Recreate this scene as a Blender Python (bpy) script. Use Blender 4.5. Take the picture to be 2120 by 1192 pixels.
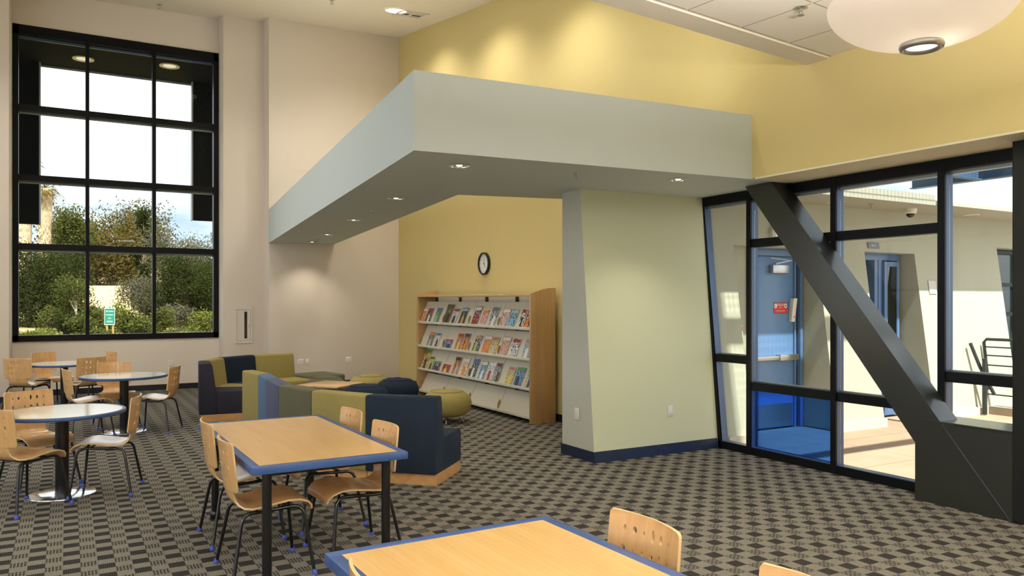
import bpy, bmesh, math, random
from mathutils import Vector, Matrix
random.seed(7)
S = bpy.context.scene
for o in list(bpy.data.objects): bpy.data.objects.remove(o)
R = math.radians
PI = math.pi

# ------------------------------------------------------------------ camera
YAW = 29.653
EYE = 1.73
cd = bpy.data.cameras.new('camera')
cam = bpy.data.objects.new('camera', cd)
S.collection.objects.link(cam)
cam.location = (0, 0, EYE)
cam.rotation_euler = (R(90), 0, R(-YAW))
cd.sensor_width = 36.0
cd.lens = 36.0 * 1616.0 / 2120.0
cd.shift_y = 26.0 / 2120.0
cd.clip_end = 600
S.camera = cam

# ------------------------------------------------------------------ view, world, sun
S.view_settings.view_transform = 'Standard'
S.view_settings.look = 'None'
S.view_settings.gamma = 1
S.view_settings.use_curve_mapping = False
S.view_settings.exposure = 0.0

def lin(c):
    return tuple(((v / 255) / 12.92 if v / 255 <= 0.04045 else ((v / 255 + 0.055) / 1.055) ** 2.4) for v in c)

W = bpy.data.worlds.new('sky')
S.world = W
W.use_nodes = True
nt = W.node_tree
nt.nodes.clear()
tc = nt.nodes.new('ShaderNodeTexCoord')
mp = nt.nodes.new('ShaderNodeMapping'); mp.inputs['Scale'].default_value = (1.0, 1.0, 3.0)
nz = nt.nodes.new('ShaderNodeTexNoise'); nz.inputs['Scale'].default_value = 2.3; nz.inputs['Detail'].default_value = 6
rp = nt.nodes.new('ShaderNodeValToRGB')
rp.color_ramp.elements[0].position = 0.36; rp.color_ramp.elements[0].color = (*lin((138, 160, 178)), 1)
rp.color_ramp.elements[1].position = 0.60; rp.color_ramp.elements[1].color = (1.06, 1.06, 1.06, 1)
bg = nt.nodes.new('ShaderNodeBackground'); bg.inputs['Strength'].default_value = 2.2
out = nt.nodes.new('ShaderNodeOutputWorld')
L = nt.links.new
L(tc.outputs['Generated'], mp.inputs['Vector']); L(mp.outputs['Vector'], nz.inputs['Vector'])
L(nz.outputs['Fac'], rp.inputs['Fac']); L(rp.outputs['Color'], bg.inputs['Color']); L(bg.outputs[0], out.inputs[0])

sd = bpy.data.lights.new('sun', 'SUN')
sd.energy = 11.0; sd.angle = R(1.0); sd.color = (1.0, 0.95, 0.87)
sun = bpy.data.objects.new('sun', sd)
S.collection.objects.link(sun)
sun.rotation_euler = Vector((-0.03, -0.58, 1.0)).to_track_quat('Z', 'Y').to_euler()

def lamp(name, kind, loc, energy, color=(1, 0.95, 0.9), parent=None, size=0.1, size_y=None, spot=None, blend=0.6, direction=(0, 0, -1)):
    d = bpy.data.lights.new(name, kind)
    d.energy = energy; d.color = color
    if kind == 'AREA':
        d.shape = 'RECTANGLE' if size_y else 'DISK'; d.size = size
        if size_y: d.size_y = size_y
    elif kind in ('POINT', 'SPOT'):
        d.shadow_soft_size = size
    if kind == 'SPOT':
        d.spot_size = R(spot or 90); d.spot_blend = blend
    o = bpy.data.objects.new(name, d)
    S.collection.objects.link(o)
    o.parent = parent
    o.location = loc
    o.rotation_euler = Vector(direction).to_track_quat('-Z', 'Y').to_euler()
    return o

# ------------------------------------------------------------------ materials
class NT:
    def __init__(s, name):
        s.m = bpy.data.materials.new(name); s.m.use_nodes = True
        s.t = s.m.node_tree; s.t.nodes.clear()
        s.out = s.t.nodes.new('ShaderNodeOutputMaterial')
    def n(s, k, **kw):
        x = s.t.nodes.new('ShaderNode' + k)
        for a, b in kw.items(): setattr(x, a, b)
        return x
    def l(s, a, b): s.t.links.new(a, b)
    def setin(s, i, v):
        if hasattr(v, 'is_linked') or isinstance(v, bpy.types.NodeSocket): s.l(v, i)
        else: i.default_value = v
    def math(s, op, a, b=0.0, c=None):
        x = s.n('Math', operation=op)
        s.setin(x.inputs[0], a); s.setin(x.inputs[1], b)
        if c is not None: s.setin(x.inputs[2], c)
        return x.outputs[0]
    def mix(s, f, a, b):
        x = s.n('Mix', data_type='RGBA')
        s.setin(x.inputs[0], f); s.setin(x.inputs[6], a); s.setin(x.inputs[7], b)
        return x.outputs[2]
    def noise(s, scale, detail=2, vec=None, rough=0.5):
        x = s.n('TexNoise'); x.inputs['Scale'].default_value = scale; x.inputs['Detail'].default_value = detail
        x.inputs['Roughness'].default_value = rough
        if vec is not None: s.l(vec, x.inputs['Vector'])
        return x.outputs['Fac']
    def bsdf(s, color, rough=0.5, metal=0.0, spec=0.5, normal=None, **kw):
        b = s.n('BsdfPrincipled')
        s.setin(b.inputs['Base Color'], color); s.setin(b.inputs['Roughness'], rough)
        b.inputs['Metallic'].default_value = metal; b.inputs['Specular IOR Level'].default_value = spec
        for k, v in kw.items(): s.setin(b.inputs[k], v)
        if normal is not None: s.l(normal, b.inputs['Normal'])
        s.l(b.outputs[0], s.out.inputs[0])
        return b
    def bump(s, h, strength=0.2, dist=0.01):
        b = s.n('Bump'); b.inputs['Strength'].default_value = strength; b.inputs['Distance'].default_value = dist
        s.l(h, b.inputs['Height']); return b.outputs[0]
    def pos(s): return s.n('NewGeometry').outputs['Position']
    def obj(s): return s.n('TexCoord').outputs['Object']

def c4(c): return (*lin(c), 1)
_mc = {}
def mat(name, color, rough=0.5, metal=0.0, spec=0.5, var=0.0, vscale=8, bump=0.0, bscale=200, **kw):
    if name in _mc: return _mc[name]
    t = NT(name)
    col = c4(color); nrm = None
    if var or bump: v = t.obj()
    if var:
        f = t.noise(vscale, 4, v)
        a = tuple(x * (1 - var) for x in lin(color)) + (1,)
        b = tuple(min(1, x * (1 + var)) for x in lin(color)) + (1,)
        col = t.mix(f, a, b)
    if bump: nrm = t.bump(t.noise(bscale, 2, v), bump, 0.002)
    t.bsdf(col, rough, metal, spec, nrm, **kw)
    _mc[name] = t.m
    return t.m

def wood(name, c1, c2, rough=0.35, axis='Z', scale=1.0, spec=0.5, coat=0.5):
    if name in _mc: return _mc[name]
    t = NT(name)
    m = t.n('Mapping'); sc = {'X': (1.2, 14, 14), 'Y': (14, 1.2, 14), 'Z': (14, 14, 1.2)}[axis]
    m.inputs['Scale'].default_value = tuple(v * scale for v in sc)
    t.l(t.obj(), m.inputs['Vector'])
    f = t.noise(1.5, 5, m.outputs[0], 0.6)
    w = t.n('TexWave'); w.inputs['Scale'].default_value = 0.9; w.inputs['Distortion'].default_value = 7; w.inputs['Detail'].default_value = 2
    t.l(m.outputs[0], w.inputs['Vector'])
    g = t.math('ADD', t.math('MULTIPLY', f, 0.9), t.math('MULTIPLY', w.outputs['Fac'], 0.10))
    r = t.n('ValToRGB'); r.color_ramp.elements[0].position = 0.3; r.color_ramp.elements[1].position = 0.75
    r.color_ramp.elements[0].color = c4(c2); r.color_ramp.elements[1].color = c4(c1)
    t.l(g, r.inputs[0])
    t.bsdf(r.outputs[0], rough, 0, spec, None, **({'Coat Weight': coat, 'Coat Roughness': 0.12} if coat else {}))
    _mc[name] = t.m
    return t.m

def emit(name, color, strength):
    if name in _mc: return _mc[name]
    t = NT(name); e = t.n('Emission'); e.inputs[0].default_value = (*color, 1); e.inputs[1].default_value = strength
    t.l(e.outputs[0], t.out.inputs[0]); _mc[name] = t.m
    return t.m

def glass(name, tint=(1, 1, 1), refl=0.06, rough=0.0):
    if name in _mc: return _mc[name]
    t = NT(name)
    tr = t.n('BsdfTransparent'); tr.inputs[0].default_value = (*tint, 1)
    gl = t.n('BsdfGlossy'); gl.inputs['Roughness'].default_value = rough
    lw = t.n('Fresnel'); lw.inputs['IOR'].default_value = 1.45
    f = t.math('MULTIPLY', lw.outputs[0], refl / 0.16)
    f = t.math('MINIMUM', f, 0.6)
    mx = t.n('MixShader'); t.l(f, mx.inputs[0]); t.l(tr.outputs[0], mx.inputs[1]); t.l(gl.outputs[0], mx.inputs[2])
    t.l(mx.outputs[0], t.out.inputs[0]); _mc[name] = t.m
    return t.m

M = {}
M['white_wall'] = mat('white_wall_paint', (224, 213, 198), 0.75, spec=0.25, bump=0.08, bscale=90)
M['yellow_wall'] = mat('yellow_wall_paint', (208, 190, 130), 0.7, spec=0.3, bump=0.08, bscale=90)
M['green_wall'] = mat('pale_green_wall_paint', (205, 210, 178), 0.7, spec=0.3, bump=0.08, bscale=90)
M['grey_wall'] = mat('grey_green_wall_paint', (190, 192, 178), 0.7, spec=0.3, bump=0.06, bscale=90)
M['soffit'] = mat('soffit_paint', (200, 210, 208), 0.65, spec=0.3, bump=0.05, bscale=90)
M['ceil'] = mat('ceiling_paint', (234, 225, 206), 0.8, spec=0.2)
M['header'] = mat('header_underside_paint', (226, 220, 192), 0.7, spec=0.3)
M['base'] = mat('navy_vinyl_base', (22, 34, 60), 0.4, var=0.25, vscale=12)
M['base_black'] = mat('black_vinyl_base', (20, 22, 28), 0.45)
M['frame'] = mat('dark_anodised_frame', (5, 7, 11), 0.45, 0.0, spec=0.2)
M['frame_side'] = mat('daylit_frame_side', (74, 92, 120), 0.35, 0.3)  # paler than the frame: daylight on the returns is put into the colour
M['black'] = mat('black_powder_coat', (10, 10, 12), 0.28, spec=0.6)
M['beam'] = mat('dark_green_grey_paint', (25, 28, 22), 0.4, spec=0.5, **{'Coat Weight': 0.6, 'Coat Roughness': 0.16, 'Coat IOR': 1.6})
M['chrome'] = mat('chrome', (215, 218, 222), 0.12, 1.0)
M['steel'] = mat('brushed_steel', (180, 180, 176), 0.3, 0.9)
M['glide'] = mat('blue_plastic_glide', (62, 84, 178), 0.4)
M['tblue'] = mat('blue_edge_band', (54, 82, 134), 0.38, var=0.08, vscale=20)
M['cream_lam'] = mat('cream_laminate', (224, 210, 180), 0.25, spec=0.6, var=0.03, vscale=30, **{'Coat Weight': 0.8, 'Coat Roughness': 0.1})
M['maple_top'] = wood('maple_laminate', (228, 188, 124), (214, 170, 102), 0.33, 'Y', 0.8, spec=0.5)
M['ply'] = wood('maple_plywood', (222, 180, 122), (202, 154, 96), 0.32, 'Z', 0.9, spec=0.6)
M['ply_edge'] = mat('plywood_edge', (222, 186, 130), 0.5)
M['maple_panel'] = wood('maple_side_panel', (196, 158, 106), (176, 136, 86), 0.4, 'Z', 0.5)
M['maple_light'] = wood('light_maple', (222, 186, 134), (203, 160, 104), 0.4, 'X', 0.5)
M['plinth_wood'] = wood('plinth_maple', (216, 170, 112), (194, 142, 84), 0.4, 'X', 0.7)
M['putty'] = mat('putty_steel_shelf', (214, 208, 188), 0.42, spec=0.4)
M['putty_dark'] = mat('dark_shelf_post', (42, 40, 34), 0.5)
M['plate'] = mat('white_plastic_plate', (226, 222, 214), 0.4)
M['plate_dark'] = mat('socket_slot', (110, 106, 100), 0.6)
M['white_metal'] = mat('white_enamel', (214, 208, 196), 0.4)
def fabric(name, c):
    t = NT(name)
    v = t.obj()
    f = t.noise(60, 3, v); g = t.noise(3.0, 2, v)
    k = t.math('ADD', t.math('MULTIPLY', f, 0.7), t.math('MULTIPLY', g, 0.3))
    col = t.mix(k, tuple(x * 0.72 for x in lin(c)) + (1,), tuple(min(1, x * 1.28) for x in lin(c)) + (1,))
    nrm = t.bump(t.noise(450, 2, v), 0.5, 0.002)
    t.bsdf(col, 0.95, 0, 0.15, nrm, **{'Sheen Weight': 0.15, 'Sheen Roughness': 0.5, 'Sheen Tint': (*lin(tuple(min(255, x + 60) for x in c)), 1)})
    return t.m
M['f_navy'] = fabric('navy_fabric', (36, 46, 60))
M['f_blue'] = fabric('blue_fabric', (84, 108, 136))
M['f_purple'] = fabric('slate_purple_fabric', (84, 88, 112))
M['f_olive'] = fabric('olive_fabric', (150, 138, 84))
M['f_grey'] = fabric('grey_green_fabric', (96, 96, 76))
M['f_charcoal'] = fabric('charcoal_fabric', (50, 50, 62))
M['f_dnavy'] = fabric('dark_navy_fabric', (32, 42, 58))
M['stucco'] = mat('grey_green_stucco', (172, 174, 156), 0.9, spec=0.1, var=0.06, vscale=3, bump=0.8, bscale=140)
M['stucco_soffit'] = mat('stucco_soffit_paint', (164, 166, 154), 0.9, spec=0.1, bump=0.4, bscale=140)
M['door_blue'] = mat('blue_door_paint', (92, 130, 176), 0.4)
M['frame_blue'] = mat('blue_door_frame_paint', (84, 116, 160), 0.4)
M['beam_blue'] = mat('blue_steel_paint', (62, 92, 128), 0.45)
M['hood'] = mat('dark_teal_metal_panel', (8, 12, 15), 0.8, spec=0.1, var=0.2, vscale=3)
M['hood_edge'] = mat('grey_metal_edge', (150, 156, 160), 0.4, 0.4)
M['glass'] = glass('clear_glass', (0.97, 0.99, 0.98), 0.025)
M['glass_blue'] = glass('blue_tinted_glass', (0.22, 0.45, 0.86), 0.06)

# carpet: a 0.2 m repeat of a ribbed dark square, plain squares and a dashed square
t = NT('patterned_carpet')
sep = t.n('SeparateXYZ'); t.l(t.pos(), sep.inputs[0])
X, Y = sep.outputs[0], sep.outputs[1]
fx = t.math('FRACT', t.math('DIVIDE', t.math('ADD', X, 10.037 - 0.01), 0.2))
fy = t.math('FRACT', t.math('DIVIDE', t.math('ADD', Y, 10.12 - 0.005), 0.2))
inx = t.math('LESS_THAN', fx, 0.5); iny = t.math('LESS_THAN', fy, 0.5)
cell = t.math('MULTIPLY', inx, iny)
rib = t.math('MULTIPLY', t.math('ADD', t.math('SINE', t.math('MULTIPLY', fx, 2 * PI * 18)), 1), 0.5)
dark = t.math('MULTIPLY', cell, t.math('SUBTRACT', 1.0, t.math('MULTIPLY', t.math('POWER', rib, 2.0), 0.28)))
cell2 = t.math('MULTIPLY', t.math('SUBTRACT', 1, inx), t.math('SUBTRACT', 1, iny))
col_i = t.math('FLOOR', t.math('MULTIPLY', fx, 20))
lines = t.math('GREATER_THAN', t.math('SINE', t.math('MULTIPLY', fx, 2 * PI * 10)), -0.4)
dash = t.math('GREATER_THAN', t.math('SINE', t.math('ADD', t.math('MULTIPLY', fy, 2 * PI * 6), t.math('MULTIPLY', col_i, PI * 0.5))), -0.6)
d2 = t.math('MULTIPLY', t.math('MULTIPLY', cell2, lines), dash)
D = t.math('MINIMUM', t.math('ADD', t.math('MULTIPLY', dark, 0.98), t.math('MULTIPLY', d2, 1.0)), 1.0)
n1 = t.noise(330, 2, t.pos()); n2 = t.noise(1.2, 2, t.pos()); n3 = t.noise(130, 2, t.pos())
rr = t.n('ValToRGB'); e = rr.color_ramp.elements
e[0].position = 0.36; e[0].color = c4((72, 68, 60)); e[1].position = 0.64; e[1].color = c4((156, 151, 138))
t.l(t.math('ADD', t.math('MULTIPLY', n1, 0.6), t.math('MULTIPLY', n3, 0.4)), rr.inputs[0])
dk = t.mix(n1, c4((12, 11, 13)), c4((38, 36, 37)))
colr = t.mix(D, rr.outputs[0], dk)
h = t.math('ADD', t.math('MULTIPLY', n1, 0.8), t.math('MULTIPLY', D, -0.4))
t.bsdf(colr, 0.95, 0, 0.12, t.bump(h, 0.6, 0.004))
M['carpet'] = t.m

# ceiling tiles (rotated grid of 0.655 m)
t = NT('ceiling_tiles')
mp = t.n('Mapping'); mp.vector_type = 'TEXTURE'
mp.inputs['Location'].default_value = (4.804, 4.656, 0); mp.inputs['Rotation'].default_value = (0, 0, R(6.3))
t.l(t.pos(), mp.inputs['Vector'])
sep = t.n('SeparateXYZ'); t.l(mp.outputs[0], sep.inputs[0])
gx = t.math('FRACT', t.math('ADD', t.math('DIVIDE', sep.outputs[0], 0.655), 20.0))
gy = t.math('FRACT', t.math('ADD', t.math('DIVIDE', sep.outputs[1], 0.655), 20.0))
def near(v, w): return t.math('LESS_THAN', t.math('ABSOLUTE', t.math('SUBTRACT', v, 0.5)), 0.5 - w)
tee = t.math('SUBTRACT', 1, t.math('MULTIPLY', near(gx, 0.014), near(gy, 0.014)))
gap = t.math('SUBTRACT', 1, t.math('MULTIPLY', t.math('GREATER_THAN', gx, 0.026), t.math('LESS_THAN', gy, 0.974)))
tile = t.mix(t.noise(160, 3, t.pos()), c4((238, 231, 218)), c4((248, 242, 230)))
c1_ = t.mix(gap, tile, c4((120, 112, 98)))
c2_ = t.mix(tee, c1_, c4((240, 234, 220)))
t.bsdf(c2_, 0.8, 0, 0.2, t.bump(t.math('SUBTRACT', 1, gap), 0.4, 0.01))
M['tiles'] = t.m

# concrete patio
t = NT('patio_concrete')
sep = t.n('SeparateXYZ'); t.l(t.pos(), sep.inputs[0])
jx = t.math('LESS_THAN', t.math('FRACT', t.math('DIVIDE', t.math('ADD', sep.outputs[0], 20.3), 1.5)), 0.008)
jy = t.math('LESS_THAN', t.math('FRACT', t.math('DIVIDE', t.math('ADD', sep.outputs[1], 20.05), 1.15)), 0.010)
cc = t.mix(t.noise(2.5, 5, t.pos()), c4((150, 124, 102)), c4((172, 148, 126)))
t.bsdf(t.mix(t.math('MAXIMUM', jx, jy), cc, c4((120, 96, 76))), 0.85, 0, 0.2, t.bump(t.noise(60, 3, t.pos()), 0.2, 0.004))
M['patio'] = t.m

# ------------------------------------------------------------------ mesh helpers
class MB:
    def __init__(s): s.v = []; s.f = []; s.mi = []
    def add(s, vs, fs, mi=0, T=None):
        b = len(s.v)
        s.v += [tuple(T @ Vector(v)) if T is not None else tuple(v) for v in vs]
        s.f += [tuple(b + i for i in f) for f in fs]; s.mi += [mi] * len(fs)
        return s
    def box(s, x0, x1, y0, y1, z0, z1, mi=0, T=None):
        vs = [(x, y, z) for z in (z0, z1) for y in (y0, y1) for x in (x0, x1)]
        return s.add(vs, [(0, 2, 3, 1), (4, 5, 7, 6), (0, 1, 5, 4), (2, 6, 7, 3), (0, 4, 6, 2), (1, 3, 7, 5)], mi, T)
    def hexa(s, b, t_, mi=0):                    # bottom ring, top ring (same winding, ccw from above)
        n = len(b)
        return s.add(list(b) + list(t_), [tuple(reversed(range(n))), tuple(range(n, 2 * n))] + [(i, (i + 1) % n, n + (i + 1) % n, n + i) for i in range(n)], mi)
    def prism(s, poly, z0, z1, mi=0):
        return s.hexa([(x, y, z0) for x, y in poly], [(x, y, z1) for x, y in poly], mi)
    def yz(s, poly, x0, x1, mi=0):               # polygon in y,z extruded in x
        n = len(poly)
        return s.add([(x0, y, z) for y, z in poly] + [(x1, y, z) for y, z in poly],
                     [tuple(range(n)), tuple(reversed(range(n, 2 * n)))] + [(i, n + i, n + (i + 1) % n, (i + 1) % n) for i in range(n)], mi)
    def tube(s, pts, r, n=10, mi=0, cap=True, closed=False):
        pts = [Vector(p) for p in pts]; m = len(pts); rings = []
        rs = r if isinstance(r, (list, tuple)) else [r] * m
        ref = None
        for i, p in enumerate(pts):
            if closed: d = pts[(i + 1) % m] - pts[i - 1]
            else: d = pts[min(i + 1, m - 1)] - pts[max(i - 1, 0)]
            d.normalize()
            if ref is None:
                ref = Vector((0, 0, 1)) if abs(d.z) < 0.9 else Vector((1, 0, 0))
            a = (ref - d * ref.dot(d)).normalized(); b = d.cross(a); ref = a
            rings.append([tuple(p + (a * math.cos(2 * PI * k / n) + b * math.sin(2 * PI * k / n)) * rs[i]) for k in range(n)])
        vs = [v for g in rings for v in g]; fs = []
        for i in range(m if closed else m - 1):
            j = (i + 1) % m
            for k in range(n): fs.append((i * n + k, i * n + (k + 1) % n, j * n + (k + 1) % n, j * n + k))
        if cap and not closed: fs += [tuple(reversed(range(n))), tuple((m - 1) * n + k for k in range(n))]
        return s.add(vs, fs, mi)
    def lathe(s, prof, n=32, mi=0, T=None, c=(0, 0), cap=True):
        vs = []; fs = []
        m = len(prof)
        for r, z in prof:
            for k in range(n): vs.append((c[0] + r * math.cos(2 * PI * k / n), c[1] + r * math.sin(2 * PI * k / n), z))
        for i in range(m - 1):
            for k in range(n): fs.append((i * n + k, i * n + (k + 1) % n, (i + 1) * n + (k + 1) % n, (i + 1) * n + k))
        if cap: fs += [tuple(reversed(range(n))), tuple((m - 1) * n + k for k in range(n))]
        return s.add(vs, fs, mi, T)
    def loft(s, A, B, mi=0):
        n = len(A)
        return s.add(list(A) + list(B), [tuple(range(n)), tuple(reversed(range(n, 2 * n)))] + [(i, n + i, n + (i + 1) % n, (i + 1) % n) for i in range(n)], mi)
    def ball(s, c, r, n=10, m=6, mi=0, sz=1.0):
        pr = [(max(1e-4, r * math.sin(PI * i / m)), c[2] - r * sz * math.cos(PI * i / m)) for i in range(m + 1)]
        return s.lathe(pr, n, mi, None, (c[0], c[1]))
    def build(s, name, mats, parent=None, smooth=40, bevel=0.0, loc=None, rotz=0, seg=2):
        me = bpy.data.meshes.new(name); me.from_pydata(s.v, [], s.f)
        if not isinstance(mats, (list, tuple)): mats = [mats]
        for m in mats: me.materials.append(m)
        for p, i in zip(me.polygons, s.mi): p.material_index = i
        bm = bmesh.new(); bm.from_mesh(me); bmesh.ops.recalc_face_normals(bm, faces=bm.faces)
        if bevel:
            bmesh.ops.bevel(bm, geom=[e for e in bm.edges if len(e.link_faces) == 2 and e.calc_face_angle(0) > R(25)], offset=bevel, segments=seg, affect='EDGES', profile=0.5)
        bm.to_mesh(me); bm.free()
        if smooth:
            for p in me.polygons: p.use_smooth = True
            me.set_sharp_from_angle(angle=R(smooth))
        o = bpy.data.objects.new(name, me); S.collection.objects.link(o)
        if parent: o.parent = parent
        if loc: o.location = loc
        if rotz: o.rotation_euler = (0, 0, rotz)
        return o

def tag(o, label, cat, group=None, kind=None):
    if label: o['label'] = label
    if cat: o['category'] = cat
    if group: o['group'] = group
    if kind: o['kind'] = kind
    return o
def empty(name, loc=(0, 0, 0), rz=0, label=None, cat=None, group=None):
    o = bpy.data.objects.new(name, None); S.collection.objects.link(o)
    o.location = loc; o.rotation_euler = (0, 0, rz); o.empty_display_size = 0.1
    return tag(o, label, cat, group)
def struct(o): o['kind'] = 'structure'; return o
def copy_tree(o, parent=None):
    c = o.copy(); S.collection.objects.link(c); c.parent = parent
    for ch in list(o.children): copy_tree(ch, c)
    return c

FONT_CACHE = {}
def text_mesh(body, size, name, m, parent, T, extrude=0.0006, align='CENTER', sx=1.0):
    cu = bpy.data.curves.new('lettering', 'FONT'); cu.body = body; cu.size = size; cu.extrude = extrude
    cu.align_x = align; cu.align_y = 'CENTER'; cu.resolution_u = 2
    tmp = bpy.data.objects.new('lettering', cu); S.collection.objects.link(tmp)
    dg = bpy.context.evaluated_depsgraph_get(); dg.update()
    me = bpy.data.meshes.new_from_object(tmp.evaluated_get(dg))
    bpy.data.objects.remove(tmp); bpy.data.curves.remove(cu)
    me.transform(T @ Matrix.Diagonal((sx, 1, 1, 1)))
    me.materials.clear(); me.materials.append(m)
    o = bpy.data.objects.new(name, me); S.collection.objects.link(o); o.parent = parent
    return o
def face_T(origin, right, up=(0, 0, 1)):        # text plane: x->right, y->up
    r = Vector(right).normalized(); u = Vector(up).normalized(); n = r.cross(u)
    return Matrix(((r.x, u.x, n.x, origin[0]), (r.y, u.y, n.y, origin[1]), (r.z, u.z, n.z, origin[2]), (0, 0, 0, 1)))
# ================================================================== THE ROOM
def ceil_z(x, y): return 7.30 + 0.15 * (y - 15.57) + 0.02 * (x - 6.1)

struct(MB().box(-5.1, 6.72, -4.1, 16.75, -0.12, 0.0).build('floor', M['carpet'], smooth=0))

# window wall in four steps: near left wall, recess with the window, pilaster, right wall
m = MB()
m.box(-0.86, 2.64, 16.55, 16.85, 0, 0.99); m.box(-0.86, 2.64, 16.55, 16.85, 6.69, 7.9)
struct(m.build('wall_north', M['white_wall'], smooth=0))
struct(MB().box(-5.1, -0.86, 15.70, 16.85, 0, 7.9).build('wall_north_left', M['white_wall'], bevel=0.012, smooth=40))
struct(MB().box(2.64, 3.43, 16.04, 16.85, 0, 7.9).build('wall_north_pilaster', M['white_wall'], bevel=0.012, smooth=40))
struct(MB().box(3.41, 6.2, 15.57, 16.85, 0, 7.9).build('wall_north_right', M['white_wall'], bevel=0.012, smooth=40))

# yellow wall: full height beyond the pale green fin, only above the opening beside it
m = MB()
m.box(6.1, 6.85, 7.40, 15.60, 0, 7.9)
m.box(6.1, 6.85, 5.76, 7.40, 3.02, 7.9)
m.box(6.1, 6.85, -4.1, 5.76, 2.985, 7.9)
m.box(6.42, 6.85, -4.1, 2.60, 0, 2.985)
struct(m.build('wall_east', M['yellow_wall'], smooth=0))
struct(MB().box(6.1, 6.66, -4.1, 5.70, 2.968, 2.985).build('trim_header_underside', M['header'], smooth=0))

# high sloping ceiling and the low tiled ceiling with its bulkhead
m = MB()
cs = [(-5.1, 4.0), (6.2, 4.0), (6.2, 16.9), (-5.1, 16.9)]
m.hexa([(x, y, ceil_z(x, y)) for x, y in cs], [(x, y, ceil_z(x, y) + 0.2) for x, y in cs])
struct(m.build('ceiling', M['ceil'], smooth=0))
P = Vector((6.15, 5.058)); Q = Vector((-5.1, 3.83))
Pi = Vector((6.12, 4.812)); Qi = Vector((-5.1, 3.58))
m = MB()
m.hexa([(-5.1, -4.1, 3.975), (6.12, -4.1, 3.975), (Pi.x, Pi.y, 3.975), (Qi.x, Qi.y, 3.975)], [(-5.1, -4.1, 4.1), (6.12, -4.1, 4.1), (Pi.x, Pi.y, 4.1), (Qi.x, Qi.y, 4.1)])
struct(m.build('ceiling_tiles', M['tiles'], smooth=0))
m = MB()
m.hexa([(Qi.x, Qi.y, 3.962), (Pi.x, Pi.y, 3.962), (P.x, P.y, 3.962), (Q.x, Q.y, 3.962)], [(Qi.x, Qi.y, 4.1), (Pi.x, Pi.y, 4.1), (P.x, P.y, 4.1), (Q.x, Q.y, 4.1)])
struct(m.build('trim_ceiling_border', M['ceil'], smooth=0))
m = MB()
m.hexa([(Q.x, Q.y - 0.12, 4.1), (P.x, P.y - 0.12, 4.1), (P.x, P.y, 4.1), (Q.x, Q.y, 4.1)], [(Q.x, Q.y - 0.12, 6.2), (P.x, P.y - 0.12, 6.2), (P.x, P.y, 6.2), (Q.x, Q.y, 6.2)])
struct(m.build('wall_bulkhead', M['ceil'], smooth=0))

# walls behind and beside the camera
struct(MB().box(-5.1, 6.6, -4.25, -4.1, 0, 4.1).build('wall_south', M['white_wall'], smooth=0))
m = MB()
m.box(-5.25, -5.1, -4.1, 16.85, 0, 0.5); m.box(-5.25, -5.1, -4.1, 4.0, 3.3, 7.9); m.box(-5.25, -5.1, 4.0, 16.85, 5.4, 7.9)
m.box(-5.25, -5.1, -4.1, -3.2, 0.5, 3.3); m.box(-5.25, -5.1, 14.6, 16.85, 0.5, 5.4)
struct(m.build('wall_west', M['white_wall'], smooth=0))
fr = MB()
for i in range(11): fr.box(-5.2, -5.12, -3.2 + i * 1.78 - 0.03, -3.2 + i * 1.78 + 0.03, 0.5, 3.3 if i < 5 else 5.4)
for z in (0.53, 2.0, 3.27): fr.box(-5.2, -5.12, -3.2, 14.6, z - 0.03, z + 0.03)
w = struct(fr.build('window_2', M['frame'], smooth=0))

# ------------------------------------------------------------------ dropped soffit (L-shaped canopy)
pl = [((2.444, 5.903), 2.950), ((6.1, 5.739), 2.975), ((6.68, 5.739), 2.975), ((6.68, 7.72), 2.965), ((6.12, 7.72), 2.960),
      ((3.848, 7.999), 2.930), ((4.715, 15.57), 2.878), ((3.404, 15.57), 2.850)]
pl_low = [(x, y, z) for (x, y), z in pl]; pl_up = [(x, y, z + 0.655) for (x, y), z in pl]
m = MB()
n = len(pl)
tri = [(0, 1, 5), (1, 2, 4), (2, 3, 4), (1, 4, 5), (0, 5, 7), (5, 6, 7)]
fs = [tuple(reversed(a)) for a in tri] + [tuple(n + i for i in a) for a in tri] + [(i, (i + 1) % n, n + (i + 1) % n, n + i) for i in range(n)]
m.add(pl_low + pl_up, fs)
so = m.build('trim_soffit', M['soffit'], smooth=0)
struct(so)

# ------------------------------------------------------------------ pale green leaning fin wall
xl, xr = 4.875, 6.70
m = MB()
b = [(xl, 6.785, 0), (xr, 6.785, 0), (xr, 7.41, 0), (xl, 7.41, 0)]
tp = [(xl, 7.055, 2.97), (xr, 7.055, 2.97), (xr, 7.41, 2.97), (xl, 7.41, 2.97)]
m.add(b + tp, [(3, 2, 1, 0), (4, 5, 6, 7), (0, 1, 5, 4)], 0)
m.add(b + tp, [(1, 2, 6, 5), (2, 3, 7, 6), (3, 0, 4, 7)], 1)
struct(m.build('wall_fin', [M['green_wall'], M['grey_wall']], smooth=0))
m = MB()
sl = 0.27 / 2.97
m.hexa([(xl - 0.012, 6.770, 0), (6.64, 6.770, 0), (6.64, 6.80, 0), (xl - 0.012, 6.80, 0)], [(xl - 0.012, 6.773 + 0.115 * sl, 0.115), (6.64, 6.773 + 0.115 * sl, 0.115), (6.64, 6.81, 0.115), (xl - 0.012, 6.81, 0.115)])
m.box(xl - 0.013, xl + 0.003, 6.771, 7.42, 0, 0.115)
struct(m.build('baseboard_fin', M['base'], smooth=0))
m = MB()
m.box(6.088, 6.102, 7.41, 15.57, 0, 0.11)
struct(m.build('baseboard_east', M['base_black'], smooth=0))
m = MB()
m.box(3.41, 6.1, 15.556, 15.572, 0, 0.105); m.box(3.398, 3.412, 15.556, 16.04, 0, 0.105)
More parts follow.
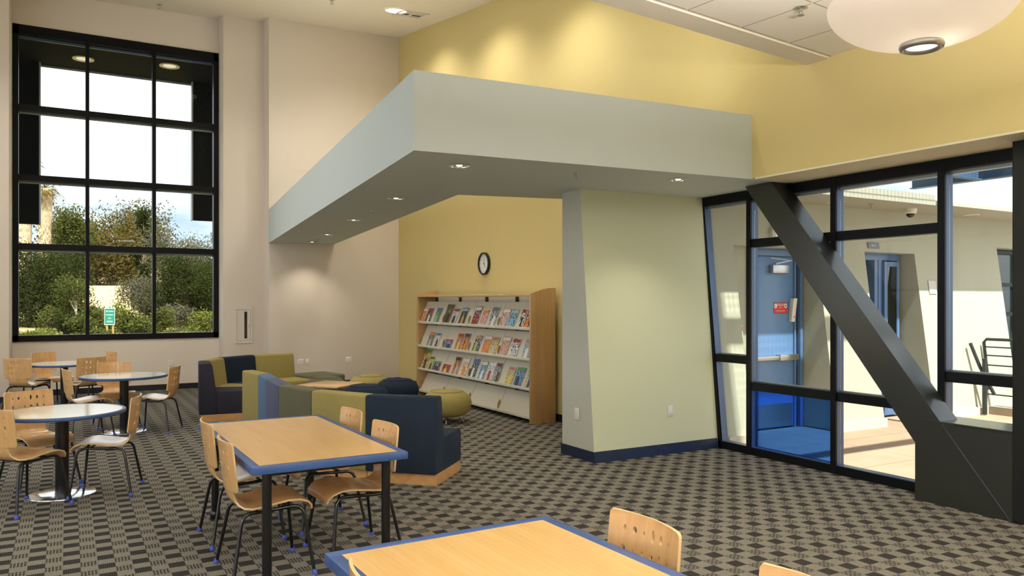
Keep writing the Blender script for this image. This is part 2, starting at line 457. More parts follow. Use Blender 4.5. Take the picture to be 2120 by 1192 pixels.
m.box(2.64, 3.41, 16.026, 16.042, 0, 0.105); m.box(2.626, 2.642, 16.026, 16.55, 0, 0.105)
m.box(-0.85, 2.64, 16.536, 16.552, 0, 0.105); m.box(-0.862, -0.846, 15.686, 16.55, 0, 0.105); m.box(-5.1, -0.85, 15.686, 15.702, 0, 0.105)
struct(m.build('baseboard_north', M['base_black'], smooth=0))

# ------------------------------------------------------------------ tall window, 3 x 4 panes
w = MB(); wx0, wx1, wz0, wz1 = -0.852, 2.625, 0.99, 6.685
y0, y1 = 16.52, 16.70
w.box(wx0, wx0 + 0.085, y0, y1, wz0, wz1); w.box(wx1 - 0.085, wx1, y0, y1, wz0, wz1)
w.box(wx0, wx1, y0, y1, wz0, wz0 + 0.11); w.box(wx0, wx1, y0, y1, wz1 - 0.17, wz1)
win = struct(w.build('window_1', M['frame'], smooth=0))
cols = [(0.289, 0.352), (1.423, 1.487)]
for a, b_ in cols:
    MB().box(a, b_, y0 + 0.01, y1, wz0 + 0.1, wz1 - 0.15).build('mullion', M['frame'], win, smooth=0)
for z in (5.205, 3.945, 2.704):
    m = MB(); m.box(wx0 + 0.05, wx1 - 0.05, y0 + 0.015, y1, z - 0.055, z + 0.055)
    m.box(wx0 + 0.06, wx1 - 0.06, y1 - 0.02, y1 + 0.005, z - 0.085, z - 0.055, 1)
    m.build('transom', [M['frame'], M['hood_edge']], win, smooth=0)
MB().box(wx0 + 0.085, wx1 - 0.085, y1 - 0.06, y1 - 0.01, wz1 - 0.215, wz1 - 0.17).build('head_strip', M['frame_side'], win, smooth=0)
xs = [wx0 + 0.085] + [v for c in cols for v in c] + [wx1 - 0.085]
zs = [wz0 + 0.11, 2.649, 2.759, 3.89, 4.0, 5.15, 5.26, wz1 - 0.17]
for i in range(0, 6, 2):
    for k in range(0, 8, 2):
        MB().box(xs[i], xs[i + 1], 16.64, 16.648, zs[k], zs[k + 1]).build('pane', M['glass'], win, smooth=0)

# ------------------------------------------------------------------ east window (behind the diagonal brace)
def jy(z, off=0): return 6.80 + 0.105 * z + off       # left jamb leans like the fin
fx0, fx1 = 6.655, 6.775
w = MB()
w.yz([(jy(0), 0), (jy(2.965), 2.965), (jy(2.965, -0.06), 2.965), (jy(0, -0.06), 0)], fx0, fx1)
w.box(fx0, fx1, 2.6, 7.13, 2.865, 2.985); w.box(fx0, fx1, 4.10, 6.82, 0.0, 0.085)
ew = struct(w.build('window_3', M['frame'], smooth=0))
def side_strip(y):                                       # daylight on each mullion return is put into its grey blue colour
    return None
for i, (a, b_) in enumerate([(6.285, 6.345), (5.165, 5.228), (4.052, 4.118)]):
    m = MB(); m.box(fx0 - 0.004, fx0 + 0.02, a, b_, 0, 2.92); m.box(fx0 + 0.02, fx1, a + 0.001, b_, 0, 2.92, 1)
    m.build('mullion', [M['frame'], M['frame_side']], ew, smooth=0)
m = MB(); m.yz([(jy(0, -0.061), 0.085), (jy(2.9, -0.061), 2.9), (jy(2.9, -0.067), 2.9), (jy(0, -0.067), 0.085)], fx0 + 0.018, fx1 - 0.01)
m.build('jamb_liner', M['frame_side'], ew, smooth=0)
m = MB(); m.box(fx0 + 0.01, fx1 - 0.012, 4.12, 6.74, 0.083, 0.09)
m.build('sill_liner', M['frame_side'], ew, smooth=0)
m = MB(); m.box(fx1 - 0.05, fx1 + 0.01, 2.6, 7.05, 2.835, 2.865)
m.build('head_bead', M['hood_edge'], ew, smooth=0)
for a, b_, z in ((4.118, 6.285, 2.372), (4.118, 6.285, 0.77), (6.345, 6.87, 1.055), (2.6, 4.052, 1.065)):
    m = MB(); m.box(fx0 + 0.012, fx1, a, b_, z - 0.045, z + 0.045); m.box(fx1 - 0.03, fx1 + 0.006, a, b_, z + 0.045, z + 0.056, 1)
    m.build('transom', [M['frame'], M['hood_edge']], ew, smooth=0)
gx = 6.72
def pane(y0_, y1_, z0_, z1_, mt='glass', slant=False):
    m = MB()
    if slant: m.yz([(y0_, z0_), (y0_, z1_), (jy(z1_, -0.06), z1_), (jy(z0_, -0.06), z0_)], gx, gx + 0.008)
    else: m.box(gx, gx + 0.008, y0_, y1_, z0_, z1_)
    m.build('pane', M[mt], ew, smooth=0)
pane(6.345, 0, 0.085, 1.01, slant=True); pane(6.345, 0, 1.10, 2.86, slant=True)
for a, b_ in ((5.228, 6.285), (4.118, 5.165)):
    pane(a, b_, 2.417, 2.86); pane(a, b_, 0.815, 2.327)
    pane(a, b_, 0.085, 0.725, 'glass_blue' if a > 5.2 else 'glass')
pane(2.62, 4.052, 1.11, 2.86); pane(2.62, 4.052, 0.70, 1.02)

# brace, plinth box and column in dark green grey
m = MB(); m.yz([(6.127, 2.968), (5.765, 2.968), (3.372, 0.0), (3.775, 0.0)], 6.406, 6.66)
struct(m.build('trim_brace', M['beam'], bevel=0.002, smooth=0))
m = MB(); m.box(6.412, 6.80, 3.36, 4.172, 0, 0.70); m.box(6.405, 6.82, 3.36, 4.12, 0.69, 0.708)
struct(m.build('trim_plinth', M['beam'], bevel=0.004, smooth=0))
m = MB(); m.box(6.40, 6.86, 2.60, 3.362, 0, 3.0)
struct(m.build('trim_column', mat('dark_green_column_paint', (16, 18, 14), 0.5, spec=0.3), bevel=0.01, smooth=0))

# ================================================================== CEILING FITTINGS
def soffit_z(x, y):
    # the L-shaped soffit falls slightly towards the window wall
    t_ = min(1, max(0, (y - 5.9) / 9.67)); return 2.955 - 0.09 * t_
def downlight_mesh(r, big=False):
    trim = MB(); trim.lathe([(r, 0.0), (r, -0.008), (r - 0.018, -0.010), (r - 0.02, 0.0)], 32, cap=False)
    can = MB(); can.lathe([(r - 0.02, 0.0), (r * 0.80, 0.02), (r * 0.55, 0.03), (0.001, 0.032)], 32, cap=False)
    return trim, can
spots = [((3.064, 6.34), 'nearest the front corner of the soffit'), ((3.329, 8.58), 'second along the soffit arm from its corner'),
         ((3.61, 10.99), 'third along the soffit arm, in its middle'), ((3.916, 13.37), 'fourth along the soffit arm towards the wall'),
         ((4.10, 15.0), 'last one on the soffit arm beside the white wall'), ((5.411, 6.08), 'alone in front of the pale green wall')]
refl = mat('downlight_reflector', (226, 214, 190), 0.18, 0.85)
proto = None
for (x, y), where in spots:
    z = soffit_z(x, y) - 0.004
    if (x, y) == spots[5][0]: z = 2.968
    lab = 'recessed downlight under the grey soffit, ' + where
    if proto is None:
        t_ = proto = empty('downlight', (x, y, z), 0, lab, 'downlight', 'recessed downlights under the soffit')
        tr, can = downlight_mesh(0.10)
        tr.build('trim_ring', M['chrome'], t_)
        # shallow bright bowl seen from below, set in the thickness of the trim
        MB().lathe([(0.083, -0.003), (0.06, -0.0015), (0.001, -0.001)], 32, cap=False).build('reflector', refl, t_)
        MB().ball((0, 0, -0.004), 0.028, 12, 8, sz=0.3).build('bulb', emit('warm_bulb', (1.0, 0.86, 0.66), 3.0), t_)
    else:
        t_ = copy_tree(proto); t_.location = (x, y, z); t_['label'] = lab
    lamp('downlight_beam', 'SPOT', (0, 0, -0.04), 26, (1, 0.88, 0.74), t_, 0.05, spot=110, blend=0.8)

def sprinkler_parts(t_):
    MB().lathe([(0.034, 0.0), (0.034, -0.004), (0.022, -0.008), (0.001, -0.009)], 20, cap=False).build('escutcheon', M['chrome'], t_)
    m = MB(); m.tube([(0, 0, -0.006), (0, 0, -0.022)], 0.007, 8)
    m.tube([(0.008, 0, -0.02), (0.013, 0, -0.032), (0.004, 0, -0.044)], 0.0025, 6); m.tube([(-0.008, 0, -0.02), (-0.013, 0, -0.032), (-0.004, 0, -0.044)], 0.0025, 6)
    m.build('frame', M['steel'], t_)
    MB().lathe([(0.018, -0.044), (0.018, -0.046)], 16).build('deflector', M['steel'], t_)
sp = None
for (x, y, z), lab in [((4.272, 6.25, 2.961), 'small chrome sprinkler under the soffit above the end of the green wall'),
                     ((3.482, 9.82, 2.914), 'small chrome sprinkler midway along the underside of the soffit arm'),
                     ((4.02, 14.3, 2.872), 'small chrome sprinkler under the soffit arm near the white wall'),
                     ((4.88, 4.10, 3.972), 'chrome sprinkler in a tile of the low ceiling beside the glass bowl lamp')]:
    if sp is None:
        sp = t_ = empty('fire_sprinkler', (x, y, z), 0, lab, 'sprinkler', 'ceiling sprinklers'); sprinkler_parts(t_)
    else:
        t_ = copy_tree(sp); t_.location = (x, y, z); t_['label'] = lab
    if z > 3.5: t_.scale = (1.5, 1.5, 1.3)
for (x, y), lab in [((1.49, 15.95), 'small dark sprinkler on the high ceiling above the tall window'), ((3.95, 13.2), 'small dark sprinkler on the high ceiling left of the bright downlight')]:
    t_ = copy_tree(sp); t_.location = (x, y, ceil_z(x, y)); t_['label'] = lab; t_.scale = (1.6, 1.6, 1.6)

# bright round light and an air vent on the high ceiling
x, y = 5.10, 13.15
t_ = empty('ceiling_light', (x, y, ceil_z(x, y) - 0.002), 0, 'bright glowing round downlight on the high ceiling beside the air vent', 'downlight')
t_.rotation_euler = (R(8.5), R(-1.1), 0)
MB().lathe([(0.215, 0), (0.215, -0.012), (0.185, -0.014)], 36, cap=False).build('trim_ring', M['ceil'], t_)
MB().lathe([(0.19, -0.006), (0.19, -0.010)], 36).build('lens', emit('lamp_lens', (1.0, 0.93, 0.82), 6.0), t_)
lamp('ceiling_light_beam', 'SPOT', (0, 0, -0.05), 165, (1, 0.93, 0.85), t_, 0.15, spot=140, blend=0.7)
for x, y, wh in ((5.15, 10.9, 'over the soffit opening'), (5.1, 8.6, 'over the front of the soffit'), (2.6, 12.6, 'over the far sofa row, added fill'), (1.2, 9.2, 'over the near sofa row, added fill'), (-0.2, 12.6, 'over the round tables, added fill'), (3.2, 6.4, 'over the rectangular tables, added fill'), (-2.5, 9.5, 'in the middle of the west side, added fill'), (-2.4, 13, 'in the north west corner, added fill')):
    c = copy_tree(t_); c.location = (x, y, ceil_z(x, y) - 0.002); c['label'] = 'round downlight recessed in the high ceiling ' + wh  # first two make the wall pools, the others are added unseen as fill
    c['group'] = 'high ceiling downlights above the frame'
x, y = 5.42, 13.25
t_ = empty('air_vent', (x, y, ceil_z(x, y) - 0.003), 0, 'square white louvred air vent on the high ceiling beside the glowing downlight', 'vent')
t_.rotation_euler = (R(8.5), R(-1.1), 0)
m = MB(); 
for a in range(4):
    T = Matrix.Rotation(a * PI / 2, 4, 'Z'); m.box(-0.26, 0.26, 0.21, 0.26, -0.012, 0, 0, T)
m.build('vent_frame', M['plate'], t_, smooth=0)
MB().box(-0.21, 0.21, -0.21, 0.21, -0.004, 0.0).build('vent_back', M['putty_dark'], t_, smooth=0)
m = MB()
for i in range(5):
    if i != 2: m.box(-0.2, 0.2, -0.18 + i * 0.085, -0.13 + i * 0.085, -0.012, -0.006)
m.box(-0.02, 0.02, -0.2, 0.2, -0.014, -0.006)
m.build('louvre', M['plate'], t_, smooth=0)

# opal glass bowl pendant
u = (1908 - 1060) / 1616; d = 3.9; D_UP = 0.05
bx = d * (math.sin(R(YAW)) + u * math.cos(R(YAW))); by = d * (math.cos(R(YAW)) - u * math.sin(R(YAW)))
bowl_t = empty('pendant_lamp', (bx, by, 3.0), 0, 'large opal white glass bowl pendant lamp with a brushed metal ring underneath', 'lamp')
prof = []
for i in range(15):
    a = i / 14
    prof.append((0.085 + 0.355 * math.sin(a * PI / 2) ** 0.95, 0.012 + 0.215 * (1 - math.cos(a * PI / 2)) ** 0.85))
prof += [(0.438, 0.235), (0.430, 0.237), (0.424, 0.227)]
inner = [(max(0.08, r - 0.012), z + 0.012) for r, z in prof[:15]][::-1]
t = NT('opal_glass')
df = t.n('BsdfDiffuse'); df.inputs[0].default_value = c4((214, 206, 200)); tl = t.n('BsdfTranslucent'); tl.inputs[0].default_value = c4((250, 240, 226))
gl = t.n('BsdfGlossy'); gl.inputs['Roughness'].default_value = 0.25
m1 = t.n('MixShader'); m1.inputs[0].default_value = 0.22; t.l(df.outputs[0], m1.inputs[1]); t.l(tl.outputs[0], m1.inputs[2])
m2 = t.n('MixShader'); m2.inputs[0].default_value = 0.04; t.l(m1.outputs[0], m2.inputs[1]); t.l(gl.outputs[0], m2.inputs[2])
t.l(m2.outputs[0], t.out.inputs[0])
M['opal'] = t.m
MB().lathe(prof, 64, cap=False).build('glass_bowl', M['opal'], bowl_t, smooth=60)
MB().lathe([(0.078, 0.022), (0.098, 0.018), (0.104, 0.0), (0.100, -0.012), (0.088, -0.018), (0.074, -0.012), (0.072, 0.004)], 48, cap=False).build('metal_ring', M['steel'], bowl_t, smooth=60)
MB().lathe([(0.074, -0.002), (0.055, -0.007), (0.001, -0.010)], 40, cap=False).build('lens', emit('pendant_lens', (1.0, 0.95, 0.86), 1.25), bowl_t)
m = MB(); m.tube([(0, 0, 0.12), (0, 0, 1.02)], 0.012, 12); m.lathe([(0.07, 1.02), (0.06, 1.00), (0.012, 0.985)], 24)
for a in range(3):
    c_, s_ = math.cos(a * 2.094), math.sin(a * 2.094); m.tube([(0, 0, 0.55), (0.40 * c_, 0.40 * s_, 0.23)], 0.004, 6)
m.build('stem', M['steel'], bowl_t)
lamp('pendant_bulb', 'POINT', (0.03, -0.02, 0.13), 4, (1, 0.92, 0.80), bowl_t, 0.05)
lamp('pendant_uplight', 'AREA', (0, 0, 0.30), 190, (1, 0.95, 0.89), bowl_t, 0.5, direction=(0, 0, 1))
for x, y, wh in ((0.2, -1.2, 'in the middle'), (-3.0, 1.6, 'to the left'), (3.3, -1.6, 'to the right')):  # extra bowl lamps added out of view to brighten the room
    c = copy_tree(bowl_t); c.location = (x, y, 3.0); c['label'] = 'added fill pendant with opal glass bowl, unseen behind the camera ' + wh; c['group'] = 'added fill pendants behind the camera'

# slim fill lamps added unseen on the soffit to brighten the ceiling
for i, (x, y, rz, wh) in enumerate(((4.3, 6.35, R(-2.5), 'above its long front'), (3.45, 9.2, R(84), 'on the near part of its arm'), (3.95, 13.2, R(84), 'on the far part of its arm'))):
    f = empty('fill_uplight', (x, y, 3.70), rz, 'slim white fill lamp added on top of the soffit ' + wh, 'light', 'added fill lamps on the soffit')
    m = MB(); m.box(-0.75, 0.75, -0.09, -0.07, -0.10, 0.0); m.box(-0.75, 0.75, 0.07, 0.09, -0.10, 0.0); m.box(-0.75, 0.75, -0.07, 0.07, -0.10, -0.07)
    m.build('fixture_body', M['plate'], f, smooth=0)
    lamp('fill_uplight_glow', 'AREA', (0, 0, -0.06), 30 if i == 0 else 20, (1, 0.96, 0.9), f, 1.45, size_y=0.12, direction=(0, 0, 1))

# troffers added out of view in the low ceiling as room fill
for i, (x, y, wh) in enumerate(((-1.6, 0.4, 'left of the camera'), (1.6, -2.8, 'near the south wall'), (-3.6, -2.0, 'in the south west corner'), (4.9, -0.2, 'beside the east wall'), (1.9, 0.9, 'over the foreground table'), (-3.8, 2.6, 'beside the west windows'))):
    f = empty('fill_troffer', (x, y, 3.972), R(6.3), 'rectangular fill troffer added flush in the low tiled ceiling ' + wh, 'light', 'added fill troffers out of frame')
    m = MB(); m.box(-0.33, 0.33, -0.65, -0.60, -0.02, 0); m.box(-0.33, 0.33, 0.60, 0.65, -0.02, 0); m.box(-0.33, -0.28, -0.6, 0.6, -0.02, 0); m.box(0.28, 0.33, -0.6, 0.6, -0.02, 0)
    m.build('fixture_frame', M['plate'], f, smooth=0)
    lamp('fill_troffer_glow', 'AREA', (0, 0, -0.012), 60, (1, 0.97, 0.93), f, 0.56, size_y=1.2)

# ================================================================== WALL FITTINGS
def plate(kind, loc, T, label, cat, w_=0.07, h_=0.115, sockets=0, group=None):
    o = empty(kind, loc, 0, label, cat, group)
    MB().box(-w_ / 2, w_ / 2, -h_ / 2, h_ / 2, 0, 0.007, 0, T).build('cover_plate', M['plate'], o, bevel=0.002)
    if sockets:
        for k in range(sockets):
            cx_ = (k - (sockets - 1) / 2) * 0.046
            for sy in (-0.02, 0.02):
                m = MB(); m.box(cx_ - 0.016, cx_ + 0.016, sy - 0.014, sy + 0.014, 0.006, 0.009, 0, T)
                m.box(cx_ - 0.008, cx_ - 0.005, sy - 0.004, sy + 0.008, 0.0085, 0.0095, 1, T); m.box(cx_ + 0.005, cx_ + 0.008, sy - 0.004, sy + 0.008, 0.0085, 0.0095, 1, T)
                m.build('socket', [M['plate'], M['plate_dark']], o, smooth=0)
    else:
        MB().box(-0.016, 0.016, -0.033, 0.033, 0.006, 0.010, 0, T).build('rocker', M['plate'], o, bevel=0.001)
    return o
TN = face_T((0, 0, 0), (1, 0, 0))                      # faces -Y
TW = face_T((0, 0, 0), (0, -1, 0))                     # faces -X
plate('power_outlet', (1.764, 16.549, 0.51), TN, 'white double power outlet on the wall under the tall window', 'outlet', 0.115, 0.115, 2)
plate('power_outlet', (4.03, 15.569, 0.51), TN, 'white double power outlet beside the blank plate above the grey square ottoman', 'outlet', 0.115, 0.115, 2)
plate('blank_plate', (4.16, 15.569, 0.51), TN, 'narrow white plate immediately right of the outlet behind the sofa corner', 'plate')
plate('power_outlet', (5.01, 15.569, 0.515), TN, 'white double power outlet low on the white wall near the yellow corner', 'outlet', 0.115, 0.115, 2)
plate('light_switch', (4.870, 7.105, 0.485), TW, 'white switch plate low on the grey end of the leaning wall', 'switch', 0.085, 0.13)
TF = face_T((0, 0, 0), (1, 0, 0), (0, 0.0905, 1))
plate('light_switch', (5.955, 6.826, 0.478), TF, 'white plate low on the pale green leaning wall', 'switch', 0.075, 0.12)

# fire extinguisher cabinet on the pilaster
o = empty('extinguisher_cabinet', (3.023 , 16.038, 1.25), 0, 'white recessed cabinet with narrow dark glass slot on the white pilaster', 'cabinet')
m = MB(); m.box(-0.165, 0.165, 0.30, 0.36, 0, 0.018, 0, TN); m.box(-0.165, 0.165, -0.36, -0.31, 0, 0.018, 0, TN); m.box(-0.165, -0.13, -0.31, 0.30, 0, 0.018, 0, TN); m.box(0.13, 0.165, -0.31, 0.30, 0, 0.018, 0, TN)
m.build('cabinet_frame', M['white_metal'], o, smooth=0)
m = MB(); m.box(-0.125, 0.012, -0.305, 0.295, 0, 0.012, 0, TN); m.box(0.068, 0.125, -0.305, 0.295, 0, 0.012, 0, TN); m.box(0.012, 0.068, 0.26, 0.295, 0, 0.012, 0, TN); m.box(0.012, 0.068, -0.305, -0.27, 0, 0.012, 0, TN)
m.build('door', M['white_metal'], o, smooth=0)
MB().box(0.012, 0.068, -0.27, 0.26, 0.001, 0.006, 0, TN).build('glass_slot', mat('dark_slot_glass', (24, 20, 20), 0.15), o, smooth=0)
MB().box(0.02, 0.045, -0.25, 0.10, 0.006, 0.0075, 0, TN).build('red_extinguisher', mat('red_enamel', (96, 22, 18), 0.3), o, smooth=0)
m = MB(); m.box(0.10, 0.112, -0.05, 0.01, 0.012, 0.02, 0, TN); m.build('latch', M['steel'], o, smooth=0)

# access panel seam high on the white wall
o = tag(MB().box(-0.22, 0.22, -0.22, 0.22, 0, 0.003, 0, TN).build('access_panel', M['white_wall'], None, smooth=0, loc=(3.99, 15.568, 4.55)), 'small flush white access panel high on the wall above the soffit arm', 'panel')

# wall clock
o = empty('wall_clock', (6.098, 11.62, 2.35), 0, 'round black rimmed wall clock with white face showing five o\'clock on the yellow wall', 'clock')
CT = TW
def cl(m_): return m_
MB().lathe([(0.155, 0), (0.19, 0.006), (0.19, 0.045), (0.178, 0.052), (0.165, 0.046), (0.163, 0.02)], 48, 0, CT, cap=False).build('rim', M['black'], o)
MB().lathe([(0.166, 0.012), (0.166, 0.022)], 48, 0, CT).build('dial', mat('clock_dial', (232, 232, 230), 0.5), o)
for k in range(1, 13):
    a = k * PI / 6; r_ = 0.137
    cx_, cy_ = r_ * math.sin(a), r_ * math.cos(a)
    text_mesh(str(k), 0.034, 'numeral', M['black'], o, CT @ Matrix.Translation((cx_, cy_, 0.0225)), 0.0004)
def hand(ang, ln, wd, nm):
    T = CT @ Matrix.Rotation(-ang, 4, 'Z'); MB().box(-wd / 2, wd / 2, -0.02, ln, 0.024, 0.026, 0, T).build(nm, M['black'], o, smooth=0)
hand(R(-2), 0.105, 0.007, 'minute_hand'); hand(R(150), 0.072, 0.011, 'hour_hand')
MB().lathe([(0.01, 0.022), (0.01, 0.03)], 16, 0, CT).build('hub', M['black'], o)
# ================================================================== CHAIRS
def lerp_tab(tab, x):
    for (a, b) in zip(tab, tab[1:]):
        if x <= b[0]:
            k = (x - a[0]) / (b[0] - a[0]) if b[0] > a[0] else 0
            return tuple(a[i] + (b[i] - a[i]) * k for i in range(1, len(a)))
    return tab[-1][1:]
BK0, BK1 = 0.565, 0.862
def shell_point(st, u):
    # st: (x, z, half width, curve, sag)
    x, z, hw, cv, sag = st
    return (x + cv * u * u, u * hw, z + sag * u * u)
def back_station(z):
    k = (z - BK0) / (BK1 - BK0)
    hw = 0.218 - 0.004 * k
    if z > 0.845: hw -= 0.012 * ((z - 0.845) / 0.017) ** 2
    return (-0.238 - 0.040 * k, z, hw, 0.028 + 0.010 * k, 0.0)
def make_shell(parent):
    st = [(.256, .396, .180, 0, 0), (.250, .424, .196, 0, 0), (.224, .452, .208, 0, 0), (.17, .470, .214, 0, .002), (.10, .471, .216, 0, .004), (.02, .458, .216, 0, .007),
          (-.06, .442, .213, 0, .010), (-.12, .436, .202, 0, .008), (-.165, .443, .178, .004, .004), (-.198, .464, .150, .008, .002), (-.218, .490, .137, .012, 0),
          (-.228, .518, .134, .014, 0), (-.233, .540, .140, .017, 0), (-.236, .550, .155, .02, 0), (-.2365, .554, .190, .024, 0), (-.237, .558, .212, .027, 0)]
    zs_ = [0.565, 0.580]
    hole_rows = []
    for zc in (0.630, 0.712, 0.796):
        hole_rows.append(len(st) + len(zs_)); zs_ += [zc - 0.030, zc, zc + 0.030]
    zs_ += [0.842, 0.852, 0.859, 0.862]
    st = st + [back_station(z) for z in zs_]
    NC = 17
    us = [-1 + 2 * i / 16 for i in range(17)]
    vs = []; fs = []
    for s_ in st:
        for u in us: vs.append(shell_point(s_, u))
    # corner rounding on the front edge and the top edge comes from the station widths
    kinds = {'t': (.0052, .007), 's': (.007, .0135), 'm': (.012, .0145), 'o': (.0105, .018), 'L': (.0095, .025)}
    rows = ['sLmoms', 'tosLts', 'smtLot']
    rows = [['s', 'm', 't', 'L', 'o', 't'], ['o', 't', 's', 'm', 'L', 's'], ['t', 's', 'L', 't', 'o', 's']]
    skip = set()
    for ri, r0 in enumerate(hole_rows[::-1]):
        for ci in range(6):
            c0 = 2 + 2 * ci
            a, b = kinds[rows[ri][ci]]
            r0_ = r0
            outer = [(r0_, c0), (r0_, c0 + 1), (r0_, c0 + 2), (r0_ + 1, c0 + 2), (r0_ + 2, c0 + 2), (r0_ + 2, c0 + 1), (r0_ + 2, c0), (r0_ + 1, c0)]
            zc = st[r0_ + 1][1]; uc = us[c0 + 1]
            inner = []
            for k in range(16):
                ang = -3 * PI / 4 + k * PI / 8
                z = zc + b * math.sin(ang); s2 = back_station(z); u = uc + a * math.cos(ang) / s2[2]
                inner.append(len(vs)); vs.append(shell_point(s2, u))
            oi = [r * NC + c for r, c in outer]
            for k in range(8):
                k2 = (k + 1) % 8
                fs.append((oi[k], oi[k2], inner[(2 * k + 2) % 16], inner[2 * k + 1], inner[2 * k]))
            for r in (r0_, r0_ + 1):
                for c in (c0, c0 + 1): skip.add((r, c))
    for r in range(len(st) - 1):
        for c in range(16):
            if (r, c) in skip: continue
            fs.append((r * NC + c, r * NC + c + 1, (r + 1) * NC + c + 1, (r + 1) * NC + c))
    me = bpy.data.meshes.new('seat_shell'); me.from_pydata(vs, [], fs)
    me.materials.append(M['ply']); me.materials.append(M['ply_edge'])
    bm = bmesh.new(); bm.from_mesh(me)
    # drop the unused centre vertices and thicken
    bmesh.ops.delete(bm, geom=[v for v in bm.verts if not v.link_faces], context='VERTS')
    bmesh.ops.recalc_face_normals(bm, faces=bm.faces)
    bm.to_mesh(me); bm.free()
    for p in me.polygons: p.use_smooth = True
    o = bpy.data.objects.new('seat_shell', me); S.collection.objects.link(o); o.parent = parent
    md = o.modifiers.new('thickness', 'SOLIDIFY'); md.thickness = 0.0115; md.offset = 0; md.material_offset_rim = 1; md.use_rim = True
    md2 = o.modifiers.new('edges', 'EDGE_SPLIT'); md2.split_angle = R(50)
    return o

def bez(p0, p1, p2, n=6):
    p0, p1, p2 = Vector(p0), Vector(p1), Vector(p2)
    return [tuple(p0 * (1 - t_) ** 2 + p1 * 2 * t_ * (1 - t_) + p2 * t_ * t_) for t_ in [i / n for i in range(n + 1)]]
def make_chair(label):
    t_ = empty('cafe_chair', (0, 0, 0), 0, label, 'chair')
    make_shell(t_)
    for sx in (1, -1):
        for sy in (1, -1):
            if sx > 0: pts = [(.247, .262 * sy, .02), (.205, .205 * sy, .35)] + bez((.203, .203 * sy, .37), (.192, .186 * sy, .428), (.13, .178 * sy, .426))
            else: pts = [(-.247, .262 * sy, .02), (-.190, .205 * sy, .34)] + bez((-.186, .203 * sy, .36), (-.172, .184 * sy, .424), (-.10, .178 * sy, .414))
            lg = MB().tube(pts, .0115, 12).build('leg', M['black'], t_, smooth=50)
            fx = .249 * sx; fy = .265 * sy
            MB().lathe([(.008, 0), (.0165, .002), (.0185, .010), (.0175, .018), (.0135, .030), (.0125, .034)], 16, 0, None, (fx, fy)).build('glide', M['glide'], lg, smooth=60)
    m = MB()
    for sy in (1, -1): m.tube([(.135, .178 * sy, .426), (-.105, .178 * sy, .4135)], .0115, 10)
    m.tube([(.10, -.178, .424), (.10, .178, .424)], .010, 10); m.tube([(-.08, -.178, .414), (-.08, .178, .414)], .010, 10)
    m.build('seat_frame', M['black'], t_, smooth=50)
    return t_

chairs = [
    # x, y, facing, label, group
    (-0.23, 8.60, -67, 'bentwood cafe chair behind the nearest round table, facing the camera'),
    (-0.33, 7.66, 40, 'bentwood cafe chair at the nearest round table, cut by the left photo edge'),
    (0.31, 7.97, 166, 'bentwood cafe chair on the right of the nearest round table, seen side on'),
    (0.59, 12.10, -85, 'bentwood cafe chair behind the middle round table, its back to the white wall'),
    (0.22, 11.44, 13, 'bentwood cafe chair on the left of the middle round table, turned sideways'),
    (1.02, 11.31, 155, 'bentwood cafe chair on the right of the middle round table, standing clear of it'),
    (-0.53, 14.10, 58, 'bentwood cafe chair furthest left at the round table nearest the tall window'),
    (-0.21, 15.05, -53, 'bentwood cafe chair behind the round table nearest the tall window'),
    (0.23, 13.82, 112, 'bentwood cafe chair with its back to the camera at the furthest round table'),
    (0.43, 14.78, 200, 'bentwood cafe chair furthest right at the furthest round table, mostly hidden'),
    (1.105, 5.17, 1, 'bentwood cafe chair at the near left side of the fully visible rectangular table'),
    (1.115, 5.99, 1, 'bentwood cafe chair at the far left side of the fully visible rectangular table'),
    (1.72, 5.24, 184, 'bentwood cafe chair at the near right side of the fully visible rectangular table'),
    (1.73, 6.03, 184, 'bentwood cafe chair at the far right side of the fully visible rectangular table'),
    (1.745, 2.43, 180, 'bentwood cafe chair with holes in its back at the right of the foreground table'),
    (1.76, 1.63, 180, 'bentwood cafe chair in the bottom right, only its top edge in the photo'),
    (1.075, 2.37, 0, 'bentwood cafe chair at the left of the foreground table, a sliver of its back showing'),
]
chair0 = None
for x, y, a, lab in chairs:
    if chair0 is None:
        c = chair0 = make_chair(lab)
    else:
        c = copy_tree(chair0); c['label'] = lab
    c['group'] = 'bentwood cafe chairs'
    c.location = (x, y, 0); c.rotation_euler = (0, 0, R(a))

# ================================================================== TABLES
def round_table(x, y, r, lab):
    t_ = empty('round_table', (x, y, 0), 0, lab, 'table', 'round pedestal tables')
    MB().lathe([(r - 0.03, 0.745), (0.001, 0.745)], 72, cap=False).build('table_top', M['cream_lam'], t_, smooth=0)
    MB().lathe([(0.001, 0.715), (r - 0.004, 0.715), (r, 0.719), (r, 0.741), (r - 0.004, 0.7455), (r - 0.032, 0.7455)], 72, cap=False).build('edge_band', M['tblue'], t_, smooth=50)
    MB().lathe([(0.055, 0.012), (0.055, 0.70)], 28).build('column', M['black'], t_)
    MB().box(-0.22, 0.22, -0.22, 0.22, 0.699, 0.714).build('mounting_plate', M['black'], t_, smooth=0)
    MB().lathe([(0.27, 0.0), (0.274, 0.004), (0.272, 0.010), (0.262, 0.013), (0.08, 0.016), (0.001, 0.016)], 64, cap=False).build('base_plate', M['chrome'], t_, smooth=50)
round_table(-0.043, 8.05, 0.515, 'round cream topped table with blue edge nearest the camera, on the left')
round_table(0.649, 11.50, 0.53, 'round cream topped table with blue edge in the middle of the three')
round_table(-0.046, 14.18, 0.53, 'round cream topped table with blue edge furthest back under the tall window')

